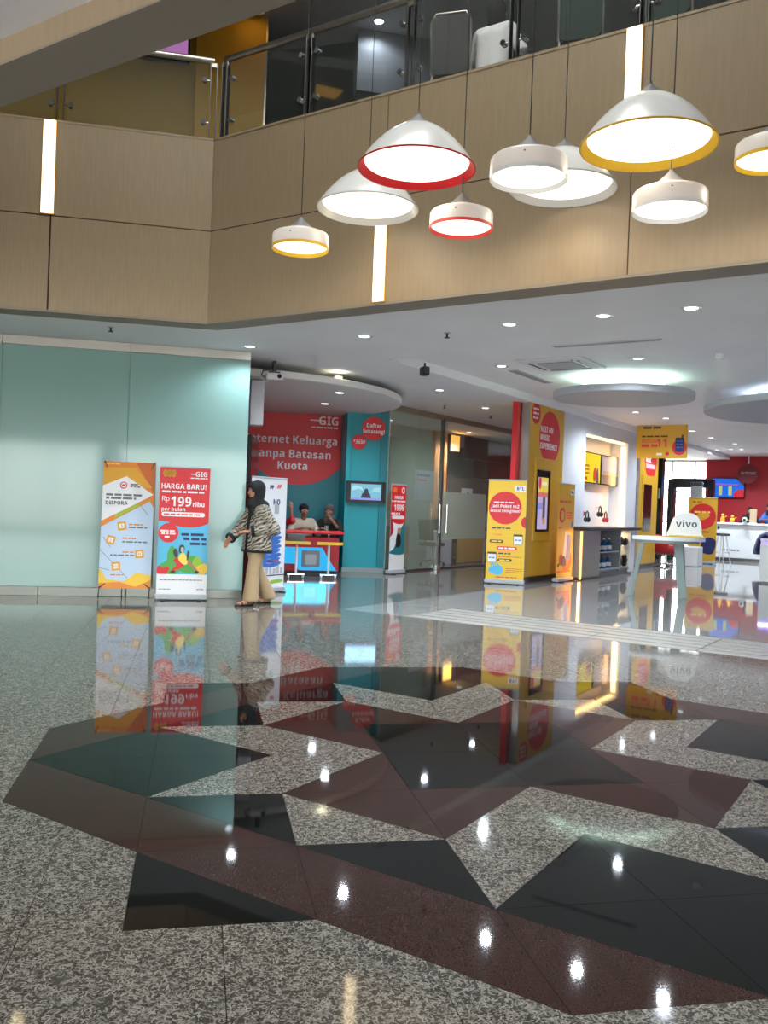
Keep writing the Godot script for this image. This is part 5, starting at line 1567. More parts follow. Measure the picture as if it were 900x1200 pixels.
	for e in [[Vector3(-0.43, 0.86, 0.02), Vector3(-0.6, 0.0, 0.06), 0.07], [Vector3(0.12, 0.86, 0.06), Vector3(0.17, 0.0, 0.24), 0.13], [Vector3(0.2, 0.86, -0.06), Vector3(0.26, 0.0, -0.06), 0.12]]:
		var a: Vector3 = e[0]
		var q: Vector3 = e[1]
		var y := (a - q).normalized()
		var x := y.cross(Vector3.BACK).normalized()
		part("leg", MB.new().box((a + q) / 2.0, Vector3(e[2], a.distance_to(q) + 0.01, 0.035), 0.008, Basis(x, y, x.cross(y))).done(), M.grey_green, t)
	var sg := thing("table_sign", "white arched sign with dark lettering on the pointed display table", "sign", Vector3(7.58, 0.966, -12.82), deg_to_rad(-24.0))
	part("plate", MB.new().prism(blob([-0.25, 0.0, -0.24, 0.12, -0.17, 0.31, -0.02, 0.385, 0.14, 0.36, 0.23, 0.24, 0.25, 0.06, 0.24, 0.0], 8), -0.03, 0.03).done(), M.white_gloss, sg)
	part("plate_foot", MB.new().box(Vector3(0, 0.012, 0), Vector3(0.5, 0.024, 0.12), 0.006).done(), M.yellow_pale, sg)
	text(sg, "vivo", 0.02, 0.205, 0.105, M.sign_ink, 25, 1, true, 1.15)
	# hanging sign
	var h := thing("hanging_sign", "yellow hanging sign board with a blue device picture and a red number 11", "sign", ab(-5.72, 19.95, 2.58), -Y45)
	part("board", MB.new().box(Vector3(0, 0.37, -0.03), Vector3(1.12, 0.74, 0.06), 0.005).done(), M.yellow, h)
	for s in [-0.42, 0.42]:
		part("hanger", MB.new().tube([Vector3(s, 0.73, -0.03), Vector3(s, 0.745, -0.03)], 0.02, 8).done(), M.chrome, h)
	bars(h, -0.42, 0.685, 0.42, 0.045, M.char, 1, 120)
	bars(h, -0.44, 0.49, 0.62, 0.035, M.char, 1, 121)
	text(h, "KUOTANYA", -0.44, 0.385, 0.08, M.coral, 2, 0, true, 0.72)
	bars(h, -0.44, 0.28, 0.36, 0.07, M.coral, 1, 126)
	text(h, "11", 0.02, 0.335, 0.18, M.coral, 2, 1)
	bars(h, -0.44, 0.13, 0.3, 0.02, M.gold, 1, 122)
	bars(h, -0.1, 0.09, 0.12, 0.05, M.paper, 1, 123)
	ink(h, "print_disc", round_poly(0.14, 0.1, 0.045), M.red, 1)
	ink(h, "print_disc", round_poly(0.4, 0.24, 0.16, 0.17), M.red, 1, rect(-0.56, 0, 0.56, 0.74))
	ink(h, "print_phone", rect(0.31, 0.14, 0.5, 0.46, 0.03), M.navy, 2)
	ink(h, "print_phone", rect(0.44, 0.46, 0.48, 0.52), M.navy, 2)
	for k in 3:
		bars(h, 0.34, 0.38 - 0.07 * k, 0.13, 0.03, M.blue, 3, 124 + k)


# ---------------------------------------------------------------- the far end of the shop

func bar_stool(label: String, at: Vector3) -> void:
	var o := thing("bar_stool", label, "stool", at, 0.0, "bar stools at the far counter")
	part("seat", MB.new().lathe([Vector2(0, 0.80), Vector2(0.2, 0.80), Vector2(0.225, 0.83), Vector2(0.2, 0.865), Vector2(0, 0.87)], 24).done(), M.seat, o)
	for k in 4:
		var t := PI / 4 + TAU * k / 4.0
		part("leg", MB.new().tube([Vector3(cos(t) * 0.1, 0.81, sin(t) * 0.1), Vector3(cos(t) * 0.26, 0.0, sin(t) * 0.26)], 0.016, 8).done(), M.white_gloss, o)
	part("foot_ring", MB.new().lathe([Vector2(0.186, 0.32), Vector2(0.206, 0.32), Vector2(0.206, 0.34), Vector2(0.186, 0.34), Vector2(0.186, 0.32)], 24).done(), M.white_gloss, o)


func back_of_shop() -> void:
	var turn := -Y45
	# red end wall
	var rw := struct("wall_red", MB.new().box(ab(-3.6, 30.25, 1.66), Vector3(0.2, 3.32, 7.1), 0.0, Basis(Vector3.UP, Y45)).done(), M.red_deep)
	part("skirting", MB.new().box(ab(-3.6, 30.13, 0.05), Vector3(0.02, 0.1, 7.1), 0.003, Basis(Vector3.UP, Y45)).done(), M.char, rw)
	var tv := screen("television", "blue wall screen on the red end wall", ab(-6.42, 30.06, 2.28), turn, 1.04, 0.64)
	lit(tv, "screen_picture", rect(-0.5, -0.3, 0.5, 0.3), Color8(20, 110, 240), 1.0, 1)
	for x in [-0.28, 0.02]:
		lit(tv, "screen_picture", rect(x, -0.24, x + 0.11, 0.06), Color8(206, 214, 130), 0.9, 2)
		lit(tv, "screen_picture", rect(x - 0.12, 0.09, x + 0.3, 0.13), Color8(226, 90, 150), 0.8, 2)
	lit(tv, "screen_picture", Geometry2D.intersect_polygons(round_poly(0.4, -0.26, 0.22), rect(-0.5, -0.3, 0.5, 0.3))[0], Color8(226, 40, 60), 0.9, 2)
	lit(tv, "screen_picture", V2([0.24, 0.3, 0.5, 0.3, 0.5, 0.06]), Color8(120, 30, 60), 0.6, 2)
	var rs := thing("round_sign", "round dark red hanging sign with pale lettering before the red end wall", "sign", ab(-5.72, 29.6, 2.73), turn)
	part("disc", MB.new().cyl(Vector3(0, -0.02, 0), 0.31, 0.04, 40).done(), M.red_dark, rs, Vector3.ZERO, Basis(Vector3.RIGHT, PI / 2))
	text(rs, "indosat", 0.0, 0.02, 0.1, M.grey_lt, 20, 1, false, 0.95)
	part("rod", MB.new().tube([Vector3(0, 0.3, 0), Vector3(0, 0.6, 0)], 0.018, 8).done(), M.paper, rs)
	# counter
	var c := thing("service_counter", "long white service counter in front of the red end wall", "counter", ab(-4.2, 28.35), turn)
	part("front", MB.new().box(Vector3(0, 0.6, -0.03), Vector3(4.4, 1.0, 0.06), 0.004).done(), M.white_gloss, c)
	part("side", MB.new().box(Vector3(-2.18, 0.6, -0.33), Vector3(0.05, 1.0, 0.55), 0.004).done(), M.white_gloss, c)
	part("top", MB.new().box(Vector3(0, 1.14, -0.28), Vector3(4.46, 0.06, 0.7), 0.006).done(), M.white_gloss, c)
	part("plinth", MB.new().box(Vector3(0, 0.06, -0.05), Vector3(4.3, 0.12, 0.05), 0.003).done(), M.steel_dark, c)
	bars(c, -1.95, 0.33, 0.5, 0.05, M.grey, 2, 131)
	part("socket_plate", MB.new().box(Vector3(-2.08, 1.0, 0.004), Vector3(0.06, 0.1, 0.012), 0.002).done(), M.char, c)
	# on the counter
	for e in [[-6.2, 0.17, "small golden figurine on the counter, nearest the blue screen"], [-5.92, 0.13, "smaller golden figurine on the counter beside the first"]]:
		var f := thing("figurine", e[2], "figurine", ab(e[0], 28.5, 1.17), turn, "golden figurines on the service counter")
		part("base", MB.new().cyl(Vector3.ZERO, 0.07, 0.03, 16).done(), M.gold, f)
		part("body", MB.new().lathe([Vector2(0, 0.03), Vector2(0.06, 0.04), Vector2(0.07, 0.08), Vector2(0.045, e[1]), Vector2(0.03, e[1] + 0.01), Vector2(0, e[1] + 0.01)], 16).done(), M.gold, f)
		part("head", MB.new().ball(Vector3(0, e[1] + 0.05, 0), Vector3(0.045, 0.05, 0.045), 14, 8).done(), M.gold, f)
		part("arm", MB.new().tube([Vector3(0.05, e[1] - 0.02, 0), Vector3(0.12, e[1] + 0.03, 0.02)], 0.018, 8).done(), M.gold, f)
	var cm := thing("tablet_stand", "small dark camera stand on the counter in front of the person with the round headscarf", "stand", ab(-5.5, 28.2, 1.17), turn)
	part("foot", MB.new().cyl(Vector3.ZERO, 0.07, 0.02, 16).done(), M.white_gloss, cm)
	part("head", MB.new().ball(Vector3(0, 0.1, 0), Vector3(0.075, 0.08, 0.05), 16, 10).done(), M.white_gloss, cm)
	part("lens", MB.new().cyl(Vector3.ZERO, 0.04, 0.02, 16).done(), M.black, cm, Vector3(0, 0.1, 0.045), Basis(Vector3.RIGHT, PI / 2))
	var wb := thing("menu_stand", "tall tan menu board standing on the counter", "stand", ab(-5.3, 28.4, 1.17), turn)
	part("board", MB.new().box(Vector3(0, 0.22, 0), Vector3(0.2, 0.43, 0.03), 0.006, Basis(Vector3.RIGHT, -0.1)).done(), M.beige_cloth, wb)
	part("foot", MB.new().box(Vector3(0, 0.012, 0), Vector3(0.22, 0.024, 0.12), 0.004).done(), M.white_gloss, wb)
	seated_person("counter clerk in a dark headscarf beside the tan menu board", ab(-5.6, 29.5), turn + 0.1, 0.94, M.black_cloth, M.skin_dark, M.black_cloth, 0.04, [[Vector3(0.25, 1.16, 0.14), Vector3(0.1, 1.24, 0.25)], [Vector3(-0.25, 1.16, 0.14), Vector3(-0.1, 1.24, 0.25)]])
	seated_person("larger person in a black headscarf at the counter's cropped end", ab(-4.98, 29.5), turn - 0.3, 1.06, M.blue, M.skin_dark, M.black_cloth, 0.08, [[Vector3(0.26, 1.28, 0.14), Vector3(0.1, 1.3, 0.25)], [Vector3(-0.26, 1.28, 0.14), Vector3(-0.1, 1.3, 0.25)]])
	for e in [[ab(-5.6, 29.5), 0.82, "dark stool under the counter clerk"], [ab(-4.98, 29.5), 0.94, "dark stool under the larger person at the counter"]]:
		var st := thing("stool", e[2], "stool", e[0], 0.0, "stools behind the service counter")
		part("seat", MB.new().cyl(Vector3(0, e[1] - 0.05, 0), 0.18, 0.05, 20).done(), M.char, st)
		part("column", MB.new().cyl(Vector3(0, 0.03, 0), 0.03, e[1] - 0.08, 10).done(), M.chrome, st)
		part("foot_plate", MB.new().cyl(Vector3.ZERO, 0.2, 0.03, 20, 0.17).done(), M.chrome, st)
	bar_stool("bar stool with a dark round seat in front of the white counter", ab(-5.65, 26.0))
	bar_stool("bar stool half hidden under the draped blue jacket", ab(-4.25, 25.2))
	var jk := thing("jacket", "dark blue jacket draped over the bar stool by the picture's edge", "jacket", ab(-4.25, 25.2, 0.87), turn + 0.5)
	part("drape", MB.new().lathe([Vector2(0.42, -0.5), Vector2(0.40, -0.3), Vector2(0.34, -0.1), Vector2(0.27, 0.02), Vector2(0.12, 0.1), Vector2(0, 0.11)], 7).done(), M.jacket_blue, jk)
	part("sleeve", MB.new().tube([Vector3(-0.2, 0.0, 0.2), Vector3(-0.36, -0.1, 0.26), Vector3(-0.42, -0.4, 0.24)], 0.07, 10, 0.05).done(), M.jacket_blue, jk)
	part("lining", MB.new().tube([Vector3(0.1, 0.1, 0.1), Vector3(0.24, 0.04, 0.2), Vector3(0.3, -0.2, 0.26)], 0.05, 10).done(), M.blue, jk)
	# white box with violet light at the right edge
	var bx := thing("display_plinth", "white display plinth with violet light under its top, at the picture's edge", "plinth", Vector3(11.5, 0, -15.95), deg_to_rad(-35.0))
	part("body", MB.new().box(Vector3(0, 0.42, 0), Vector3(0.62, 0.76, 0.5), 0.006).done(), M.white_gloss, bx)
	part("plinth", MB.new().box(Vector3(0, 0.02, 0), Vector3(0.56, 0.04, 0.44), 0.003).done(), M.grey, bx)
	part("top", MB.new().box(Vector3(0, 0.88, 0), Vector3(0.62, 0.05, 0.5), 0.006).done(), M.white_gloss, bx)
	part("light_band", MB.new().box(Vector3(0, 0.828, 0), Vector3(0.6, 0.05, 0.48), 0.004).done(), glow(Color8(110, 80, 255), 2.5), bx)
	area("band_light", Vector3(0, 0.828, 0.27), Basis(Vector3.UP, PI), 0.6, 0.05, 0.5, Color8(120, 90, 255), bx)
	area("band_light", Vector3(-0.33, 0.828, 0.0), Basis(Vector3.UP, PI / 2), 0.48, 0.05, 0.5, Color8(120, 90, 255), bx)
	# red round seat and white planter behind the table
	var so := thing("swivel_chair", "round red swivel seat on a chrome star base, behind the display table", "chair", ab(-6.35, 22.95), 0.3)
	part("seat", MB.new().lathe([Vector2(0, 0.3), Vector2(0.22, 0.31), Vector2(0.4, 0.38), Vector2(0.43, 0.48), Vector2(0.4, 0.55), Vector2(0.0, 0.54)], 28).done(), M.red_deep, so)
	part("backrest", MB.new().lathe([Vector2(0.36, 0.5), Vector2(0.44, 0.5), Vector2(0.46, 0.78), Vector2(0.42, 0.8), Vector2(0.38, 0.78), Vector2(0.36, 0.5)], 20, Transform3D(Basis(Vector3.UP, 1.2), Vector3.ZERO), PI * 0.9).done(), M.red_deep, so)
	part("column", MB.new().cyl(Vector3(0, 0.05, 0), 0.035, 0.26, 12).done(), M.chrome, so)
	for k in 4:
		var t := TAU * k / 4.0 + 0.4
		part("base_arm", MB.new().tube([Vector3(0, 0.07, 0), Vector3(cos(t) * 0.36, 0.02, sin(t) * 0.36)], 0.024, 8, 0.016).done(), M.chrome, so)
	solo("planter", MB.new().box(Vector3(0, 0.26, 0), Vector3(0.55, 0.52, 0.55), 0.02).done(), M.white_gloss, "white cube behind the red swivel seat", "planter", ab(-6.0, 23.9), turn)
	# yellow banner before the counter
	var w := 0.78
	var h := 1.84
	var cv := rollup("yellow roll-up banner with a big red disc, left of the white service counter", ab(-6.1, 25.55), turn, w, h, M.yellow)
	var full := rect(-w / 2, 0.08, w / 2, h)
	ink(cv, "print_disc", round_poly(0.0, h - 0.52, 0.36), M.red, 1, full)
	ink(cv, "print_shape", blob([-0.22, h - 0.56, 0.0, h - 0.62, 0.2, h - 0.5, 0.1, h - 0.42, -0.1, h - 0.44]), M.gold, 2, full)
	bars(cv, -0.28, h - 0.12, 0.26, 0.05, M.orange_deep, 1, 141)
	bars(cv, -0.22, h - 0.4, 0.42, 0.05, M.yellow_pale, 3, 142)
	ink(cv, "print_shape", blob([0.0, h - 1.5, 0.3, h - 1.55, 0.38, h - 1.2, 0.2, h - 1.1, 0.02, h - 1.2]), M.navy, 1, full)
	ink(cv, "print_shape", blob([-0.36, h - 1.5, -0.1, h - 1.55, -0.1, h - 1.4, -0.3, h - 1.36]), M.red, 1, full)
	bars(cv, -0.28, h - 0.95, 0.5, 0.05, M.orange_deep, 1, 143)
	# dark glass portal and pillar before the windows
	var pt := thing("security_portal", "black glass entrance portal in front of the far windows", "portal", ab(-6.75, 26.6), turn)
	part("post", MB.new().box(Vector3(-0.5, 1.2, 0), Vector3(0.18, 2.4, 0.3), 0.01).done(), M.black_gloss, pt)
	part("post", MB.new().box(Vector3(0.62, 1.2, 0), Vector3(0.14, 2.4, 0.3), 0.01).done(), M.black_gloss, pt)
	part("lintel", MB.new().box(Vector3(0.06, 2.28, 0), Vector3(0.98, 0.28, 0.3), 0.01).done(), M.black_gloss, pt)
	var gp := thing("scanner_post", "slim grey post with a dark head standing in the black portal", "post", ab(-6.42, 26.1), turn)
	part("post", MB.new().box(Vector3(0, 1.1, 0), Vector3(0.32, 2.2, 0.14), 0.02).done(), M.grey, gp)
	part("head", MB.new().box(Vector3(0, 2.25, 0), Vector3(0.34, 0.1, 0.16), 0.02).done(), M.char, gp)
	var dp := struct("wall_dark_pier", MB.new().box(ab(-7.66, 26.5, 1.66), Vector3(0.3, 3.32, 0.34), 0.006, Basis(Vector3.UP, Y45)).done(), M.black_gloss)
	part("sticker", MB.new().box(ab(-7.55, 26.33, 1.95), Vector3(0.01, 0.3, 0.06), 0.001, Basis(Vector3.UP, Y45)).done(), M.grey_lt, dp)


# ---------------------------------------------------------------- gallery upstairs

func railing(label: String, posts: Array, along: Vector3, y0: float) -> void:  # posts: places along the run; flat twin bars, glass between
	var o := thing("glass_railing", label, "railing", posts[0])
	var inv: Vector3 = posts[0]
	var bs := Basis(along, Vector3.UP, along.cross(Vector3.UP))
	var n := posts.size()
	for k in n:
		var p: Vector3 = posts[k] - inv
		for s in [-0.035, 0.035]:
			part("post", MB.new().box(p + along * s + Vector3(0, 0.42, 0), Vector3(0.014, 0.86, 0.055), 0.003, bs).done(), M.steel_dark, o)
		part("bracket", MB.new().box(p + Vector3(0, 0.83, 0), Vector3(0.09, 0.05, 0.03), 0.004, bs).done(), M.steel, o)
		for y in [0.2, 0.66]:
			for s in [-1, 1]:
				if (k == 0 and s < 0) or (k == n - 1 and s > 0):
					continue
				var q: Vector3 = p + along * 0.1 * s + Vector3(0, y, 0)
				part("clamp", MB.new().cyl(Vector3(0, -0.03, 0), 0.026, 0.06, 14).done(), M.chrome, o, q, bs * Basis(Vector3.RIGHT, PI / 2))
				part("clamp_arm", MB.new().tube([p + along * 0.03 * s + Vector3(0, y, 0), q], 0.01, 8).done(), M.chrome, o)
		if k < n - 1:
			var q2: Vector3 = posts[k + 1] - inv
			var l := p.distance_to(q2) - 0.13
			part("glass_pane", MB.new().box((p + q2) / 2.0 + Vector3(0, 0.43, 0), Vector3(l, 0.8, 0.01), 0.001, bs).done(), M.rail_glass, o)
	var a: Vector3 = posts[0] - inv
	var z: Vector3 = posts[n - 1] - inv
	part("handrail", MB.new().tube([a + Vector3(0, 0.88, 0), z + Vector3(0, 0.88, 0)], 0.034, 14).done(), M.steel, o)


func banquet_chair(label: String, at: Vector3, turn: float, cloth: Material) -> void:  # back towards local +z
	var o := thing("banquet_chair", label, "chair", at, turn, "banquet chairs by the gallery railing")
	part("seat", MB.new().box(Vector3(0, 0.46, -0.2), Vector3(0.42, 0.06, 0.42), 0.02).done(), cloth, o)
	var lean := Basis(Vector3.RIGHT, 0.12)
	part("backrest", MB.new().prism(rect(-0.19, 0.0, 0.19, 0.56, 0.06), -0.02, 0.02, Transform3D(lean, Vector3(0, 0.48, 0.02))).done(), cloth, o)
	part("back_frame", MB.new().tube([Vector3(-0.2, 0.48, 0.02), lean * Vector3(-0.2, 0.5, 0) + Vector3(0, 0.48, 0.02), lean * Vector3(-0.15, 0.58, 0) + Vector3(0, 0.48, 0.02), lean * Vector3(0.15, 0.58, 0) + Vector3(0, 0.48, 0.02), lean * Vector3(0.2, 0.5, 0) + Vector3(0, 0.48, 0.02), Vector3(0.2, 0.48, 0.02)], 0.013, 8).done(), M.steel, o)
	for s in [-0.19, 0.19]:
		part("leg", MB.new().tube([Vector3(s, 0.0, 0.06), Vector3(s, 0.48, 0.02)], 0.013, 8).done(), M.steel, o)
		part("leg", MB.new().tube([Vector3(s, 0.0, -0.4), Vector3(s, 0.44, -0.36)], 0.013, 8).done(), M.steel, o)


func gallery_things() -> void:
	var F := 5.14
	# back walls
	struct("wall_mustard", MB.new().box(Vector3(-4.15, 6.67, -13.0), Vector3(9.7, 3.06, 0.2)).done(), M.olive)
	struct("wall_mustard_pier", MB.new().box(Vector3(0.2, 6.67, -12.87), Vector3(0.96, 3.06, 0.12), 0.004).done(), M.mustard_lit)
	struct("trim_wall_edge", MB.new().box(Vector3(0.695, 6.67, -12.87), Vector3(0.03, 3.06, 0.13), 0.003).done(), M.steel)
	var d1 := Vector3(2.2, 0, -13.1) - Vector3(0.75, 0, -13.9)
	var a1 := atan2(-d1.z, d1.x)
	struct("wall_gallery_glazing", MB.new().box((Vector3(2.2, 0, -13.1) + Vector3(0.75, 0, -13.9)) / 2.0 + Vector3(0, 6.67, 0), Vector3(d1.length() + 0.1, 3.06, 0.12), 0.0, Basis(Vector3.UP, a1)).done(), M.dark_glass)
	struct("wall_gallery_rear", MB.new().box(Vector3(5.6, 6.67, -13.1), Vector3(7.0, 3.06, 0.14)).done(), M.dark_glass)
	var bh := struct("trim_bulkhead", MB.new().box(Vector3(5.6, 7.75, -12.9), Vector3(7.2, 0.9, 0.3), 0.004).done(), M.grey)
	for k in 8:
		part("mullion", MB.new().box(Vector3(2.6 + k * 0.9, 6.2, -13.0), Vector3(0.05, 2.2, 0.08), 0.003).done(), M.char, bh)
	# railings
	railing("glass gallery railing run over the long fascia, with twin steel posts", [ab(-6.93, 7.08, 5.215), ab(-5.76, 7.08, 5.215), ab(-4.54, 7.08, 5.215), ab(-3.46, 7.08, 5.215), ab(-2.3, 7.08, 5.215), ab(-1.1, 7.08, 5.215), ab(0.1, 7.08, 5.215)], Vector3(S, 0, S), 5.215)
	railing("glass gallery railing run in front of the mustard wall", [Vector3(-3.7, 5.215, -9.98), Vector3(-1.61, 5.215, -9.98), Vector3(-0.02, 5.215, -9.98)], Vector3(1, 0, 0), 5.215)
	# television on the mustard wall
	var tv := screen("television", "wall television with a pink picture on the mustard gallery wall", Vector3(-0.92, 7.72, -12.82), 0.0, 1.1, 0.66)
	lit(tv, "screen_picture", rect(-0.52, -0.29, 0.52, 0.29), Color8(196, 130, 196), 0.75, 1)
	lit(tv, "screen_picture", blob([-0.52, -0.29, 0.0, -0.29, 0.2, 0.1, -0.1, 0.2, -0.52, 0.1]), Color8(220, 90, 84), 0.8, 2)
	lit(tv, "screen_picture", blob([-0.4, -0.29, -0.1, -0.29, -0.12, -0.12, -0.34, -0.12]), Color8(40, 26, 36), 0.5, 3)
	# ceiling panel light and downlights
	var lp := thing("panel_light", "square warm yellow panel light in the gallery ceiling", "light", Vector3(0.52, 8.2, -12.42), 0.35)
	part("frame", MB.new().box(Vector3(0, -0.01, 0), Vector3(0.42, 0.03, 0.5), 0.004).done(), M.gold, lp)
	part("diffuser", MB.new().box(Vector3(0, -0.026, 0), Vector3(0.38, 0.01, 0.46), 0.002).done(), M.warm_panel, lp)
	area("panel_glow", Vector3(0, -0.05, 0), Basis(Vector3.RIGHT, -PI / 2), 0.36, 0.44, 0.12, Color(1.0, 0.75, 0.32), lp)
	for e in [[Vector3(2.25, 8.2, -12.5), "bright gallery ceiling downlight above the handrail"], [Vector3(4.9, 8.2, -11.0), "gallery ceiling downlight above the dark green chair"], [Vector3(1.5, 8.2, -11.5), "gallery ceiling downlight nearest the mustard wall's edge"]]:
		var o := thing("downlight", e[1], "downlight", e[0], 0.0, "gallery downlights")
		part("trim_ring", MB.new().lathe([Vector2(0.06, 0.0), Vector2(0.075, -0.008), Vector2(0.092, -0.006), Vector2(0.096, 0.001)], 24).done(), M.white_gloss, o)
		part("lamp", MB.new().cyl(Vector3(0, -0.006, 0), 0.066, 0.006, 20).done(), M.down, o)
		spot("down_light", Vector3(0, -0.03, 0), 0.7, COOL, 76.0, 0.06, o)
	banquet_chair("charcoal banquet chair with a steel frame behind the gallery railing, beside the seated person", ab(-4.46, 7.72, F), -Y45 + 0.3, M.seat_grey)
	banquet_chair("dark green banquet chair behind the gallery railing above the white domes", ab(-3.1, 7.72, F), -Y45 + 0.25, M.seat_green)
	banquet_chair("dark green banquet chair behind the twin posts above the yellow-rimmed dome", ab(-2.3, 7.75, F), -Y45, M.seat_green)
	var st := thing("stool", "low stool under the person seated at the gallery railing", "stool", ab(-4.1, 7.95, F))
	part("seat", MB.new().cyl(Vector3(0, 0.36, 0), 0.18, 0.04, 20).done(), M.char, st)
	part("column", MB.new().cyl(Vector3(0, 0.03, 0), 0.03, 0.33, 10).done(), M.chrome, st)
	part("foot_plate", MB.new().cyl(Vector3.ZERO, 0.2, 0.03, 20, 0.17).done(), M.chrome, st)
	var p := seated_person("person in a white shirt and black headscarf seated upstairs, back to the railing", ab(-4.1, 7.95, F), -Y45 + PI, 0.52, M.paper_cloth, M.skin_dark, M.black_cloth, 0.0, [[Vector3(0.27, 0.72, 0.06), Vector3(0.18, 0.78, 0.3)], [Vector3(-0.27, 0.72, 0.06), Vector3(-0.18, 0.78, 0.3)]])


# ---------------------------------------------------------------- fittings on the ceilings

func disc(label: String, at: Vector3, r: float, y: float, roof: float, drum: float, c: Color, e: float, m: Material) -> void:
	var o := thing("ceiling_disc", label, "ceiling disc", Vector3(at.x, y, at.z), 0.0, "floating discs under the shop ceiling")
	part("disc", MB.new().lathe([Vector2(0, 0), Vector2(r - 0.012, 0), Vector2(r, 0.012), Vector2(r, 0.088), Vector2(r - 0.012, 0.1), Vector2(0, 0.1)], 72).done(), m, o)
	part("drum", MB.new().lathe([Vector2(drum, 0.1), Vector2(drum, roof - y)], 56).done(), M.white, o)
	if e > 0.0:
		part("cove_ring", MB.new().lathe([Vector2(drum + 0.03, 0.102), Vector2(drum + 0.06, 0.102), Vector2(drum + 0.06, 0.125), Vector2(drum + 0.03, 0.125)], 56).done(), glow(c, 2.4), o)
		for k in 6:
			var t := TAU * k / 6.0 + 0.26
			area("cove_light", Vector3(cos(t) * (drum + 0.05), 0.135, sin(t) * (drum + 0.05)), Basis(Vector3.UP, -t) * Basis(Vector3.RIGHT, PI / 2), 0.06, drum * 0.9, e, c, o)


func ceiling_things() -> void:
	disc("round floating ceiling disc with a greenish glow on its drum, beside the cassette air conditioner", Vector3(6.12, 0, -12.23), 1.03, 3.0, 3.32, 0.6, Color(0.86, 1.0, 0.9), 0.22, M.disc)
	disc("round floating ceiling disc cut by the picture's edge, above the far counter", Vector3(9.757, 0, -12.057), 2.05, 3.0, 3.32, 1.25, Color(0.88, 0.94, 1.0), 0.22, M.disc)
	disc("wide floating ceiling disc over the red and teal booth", Vector3(0.35, 0, -15.26), 3.0, 3.0, 3.2, 2.3, Color(1.0, 0.95, 0.85), 0.0, M.disc_white)
	for e in [[Vector3(2.046, 3.0, -13.541), "downlight in the wide booth disc, farther from the red wall"], [Vector3(2.047, 3.0, -15.172), "downlight in the wide booth disc, nearer the red wall"]]:
		var o := thing("downlight", e[1], "downlight", e[0], 0.0, "recessed downlights")
		part("trim_ring", MB.new().lathe([Vector2(0.06, 0.0), Vector2(0.075, -0.008), Vector2(0.092, -0.006), Vector2(0.096, 0.001)], 24).done(), M.white_gloss, o)
		part("lamp", MB.new().cyl(Vector3(0, -0.006, 0), 0.066, 0.006, 20).done(), M.down, o)
		spot("down_light", Vector3(0, -0.03, 0), 2.6, COOL, 78.0, 0.06, o)
	var up := thing("uplight", "small lamp lighting the ceiling above the wide booth disc", "light", Vector3(1.9, 3.1, -12.75))
	part("lamp", MB.new().cyl(Vector3.ZERO, 0.06, 0.03, 16).done(), glow(Color(1.0, 0.97, 0.8), 2.0), up)
	area("up_glow", Vector3(0, 0.04, 0), Basis(Vector3.RIGHT, PI / 2), 0.1, 0.1, 0.12, Color(1.0, 0.97, 0.8), up)
	# cassette air conditioner
	var ac := thing("air_conditioner", "white cassette air conditioner set in the shop ceiling", "air conditioner", ab(-4.68, 11.42, 3.32), Y45)
	part("frame", MB.new().box(Vector3(0, -0.015, 0), Vector3(0.95, 0.03, 0.95), 0.01).done(), M.white, ac)
	part("grille_bed", MB.new().box(Vector3(0, -0.028, 0), Vector3(0.52, 0.012, 0.52), 0.003).done(), M.char, ac)
	for k in 12:
		part("grille_bar", MB.new().box(Vector3(-0.24 + k * 0.0436, -0.036, 0), Vector3(0.02, 0.01, 0.51), 0.002).done(), M.grey_lt, ac)
	for s in [[0, 0.36, 0.6, 0.06], [0, -0.36, 0.6, 0.06], [0.36, 0, 0.06, 0.6], [-0.36, 0, 0.06, 0.6]]:
		part("air_slot", MB.new().box(Vector3(s[0], -0.03, s[1]), Vector3(s[2], 0.008, s[3]), 0.002).done(), M.black, ac)
		part("louvre", MB.new().box(Vector3(s[0] * 1.08, -0.036, s[1] * 1.08), Vector3(maxf(s[2] - 0.02, 0.025), 0.008, maxf(s[3] - 0.02, 0.025)), 0.002).done(), M.white, ac)
	for e in [["long narrow slot grille in the front ceiling edge above the air conditioner", ab(-3.42, 9.6, 3.2), -Y45, 1.25, 0.07], ["short slot grille in the shop ceiling leading to the near yellow pillar", ab(-5.55, 12.4, 3.32), Y45, 1.3, 0.16]]:
		var g := thing("slot_grille", e[0], "air grille", e[1], e[2], "ceiling air grilles")
		part("frame", MB.new().box(Vector3(0, -0.006, 0), Vector3(e[3], 0.012, e[4]), 0.003).done(), M.grey_lt, g)
		for k in 3:
			part("slat", MB.new().box(Vector3(0, -0.014, -e[4] / 4 + k * e[4] / 4), Vector3(e[3] - 0.04, 0.008, e[4] / 8), 0.002).done(), M.grey, g)
	var sp := [[Vector3(-1.071, 3.2, -10.546), "sprinkler head in the ceiling strip above the frosted glass"], [Vector3(2.581, 3.2, -9.376), "sprinkler head in the front ceiling between two downlights"], [ab(-8.17, 12.46, 3.2), "sprinkler head beside the tip of the wide booth disc"], [ab(-8.2, 14.44, 3.2), "sprinkler head before the shopfront header, farther from the yellow pillar"], [ab(-8.14, 16.25, 3.2), "sprinkler head before the shopfront header, nearer the yellow pillar"]]
	for e in sp:
		var o := thing("sprinkler_head", e[1], "sprinkler", e[0], 0.0, "ceiling sprinklers")
		part("escutcheon", MB.new().cyl(Vector3(0, -0.008, 0), 0.035, 0.009, 16).done(), M.grey_lt, o)
		part("stem", MB.new().cyl(Vector3(0, -0.05, 0), 0.012, 0.045, 10).done(), M.char, o)
		part("deflector", MB.new().cyl(Vector3(0, -0.058, 0), 0.03, 0.008, 12).done(), M.char, o)
	var sm := thing("smoke_detector", "round white smoke detector on the ceiling above the far disc", "smoke detector", ab(-2.6, 11.44, 3.32))
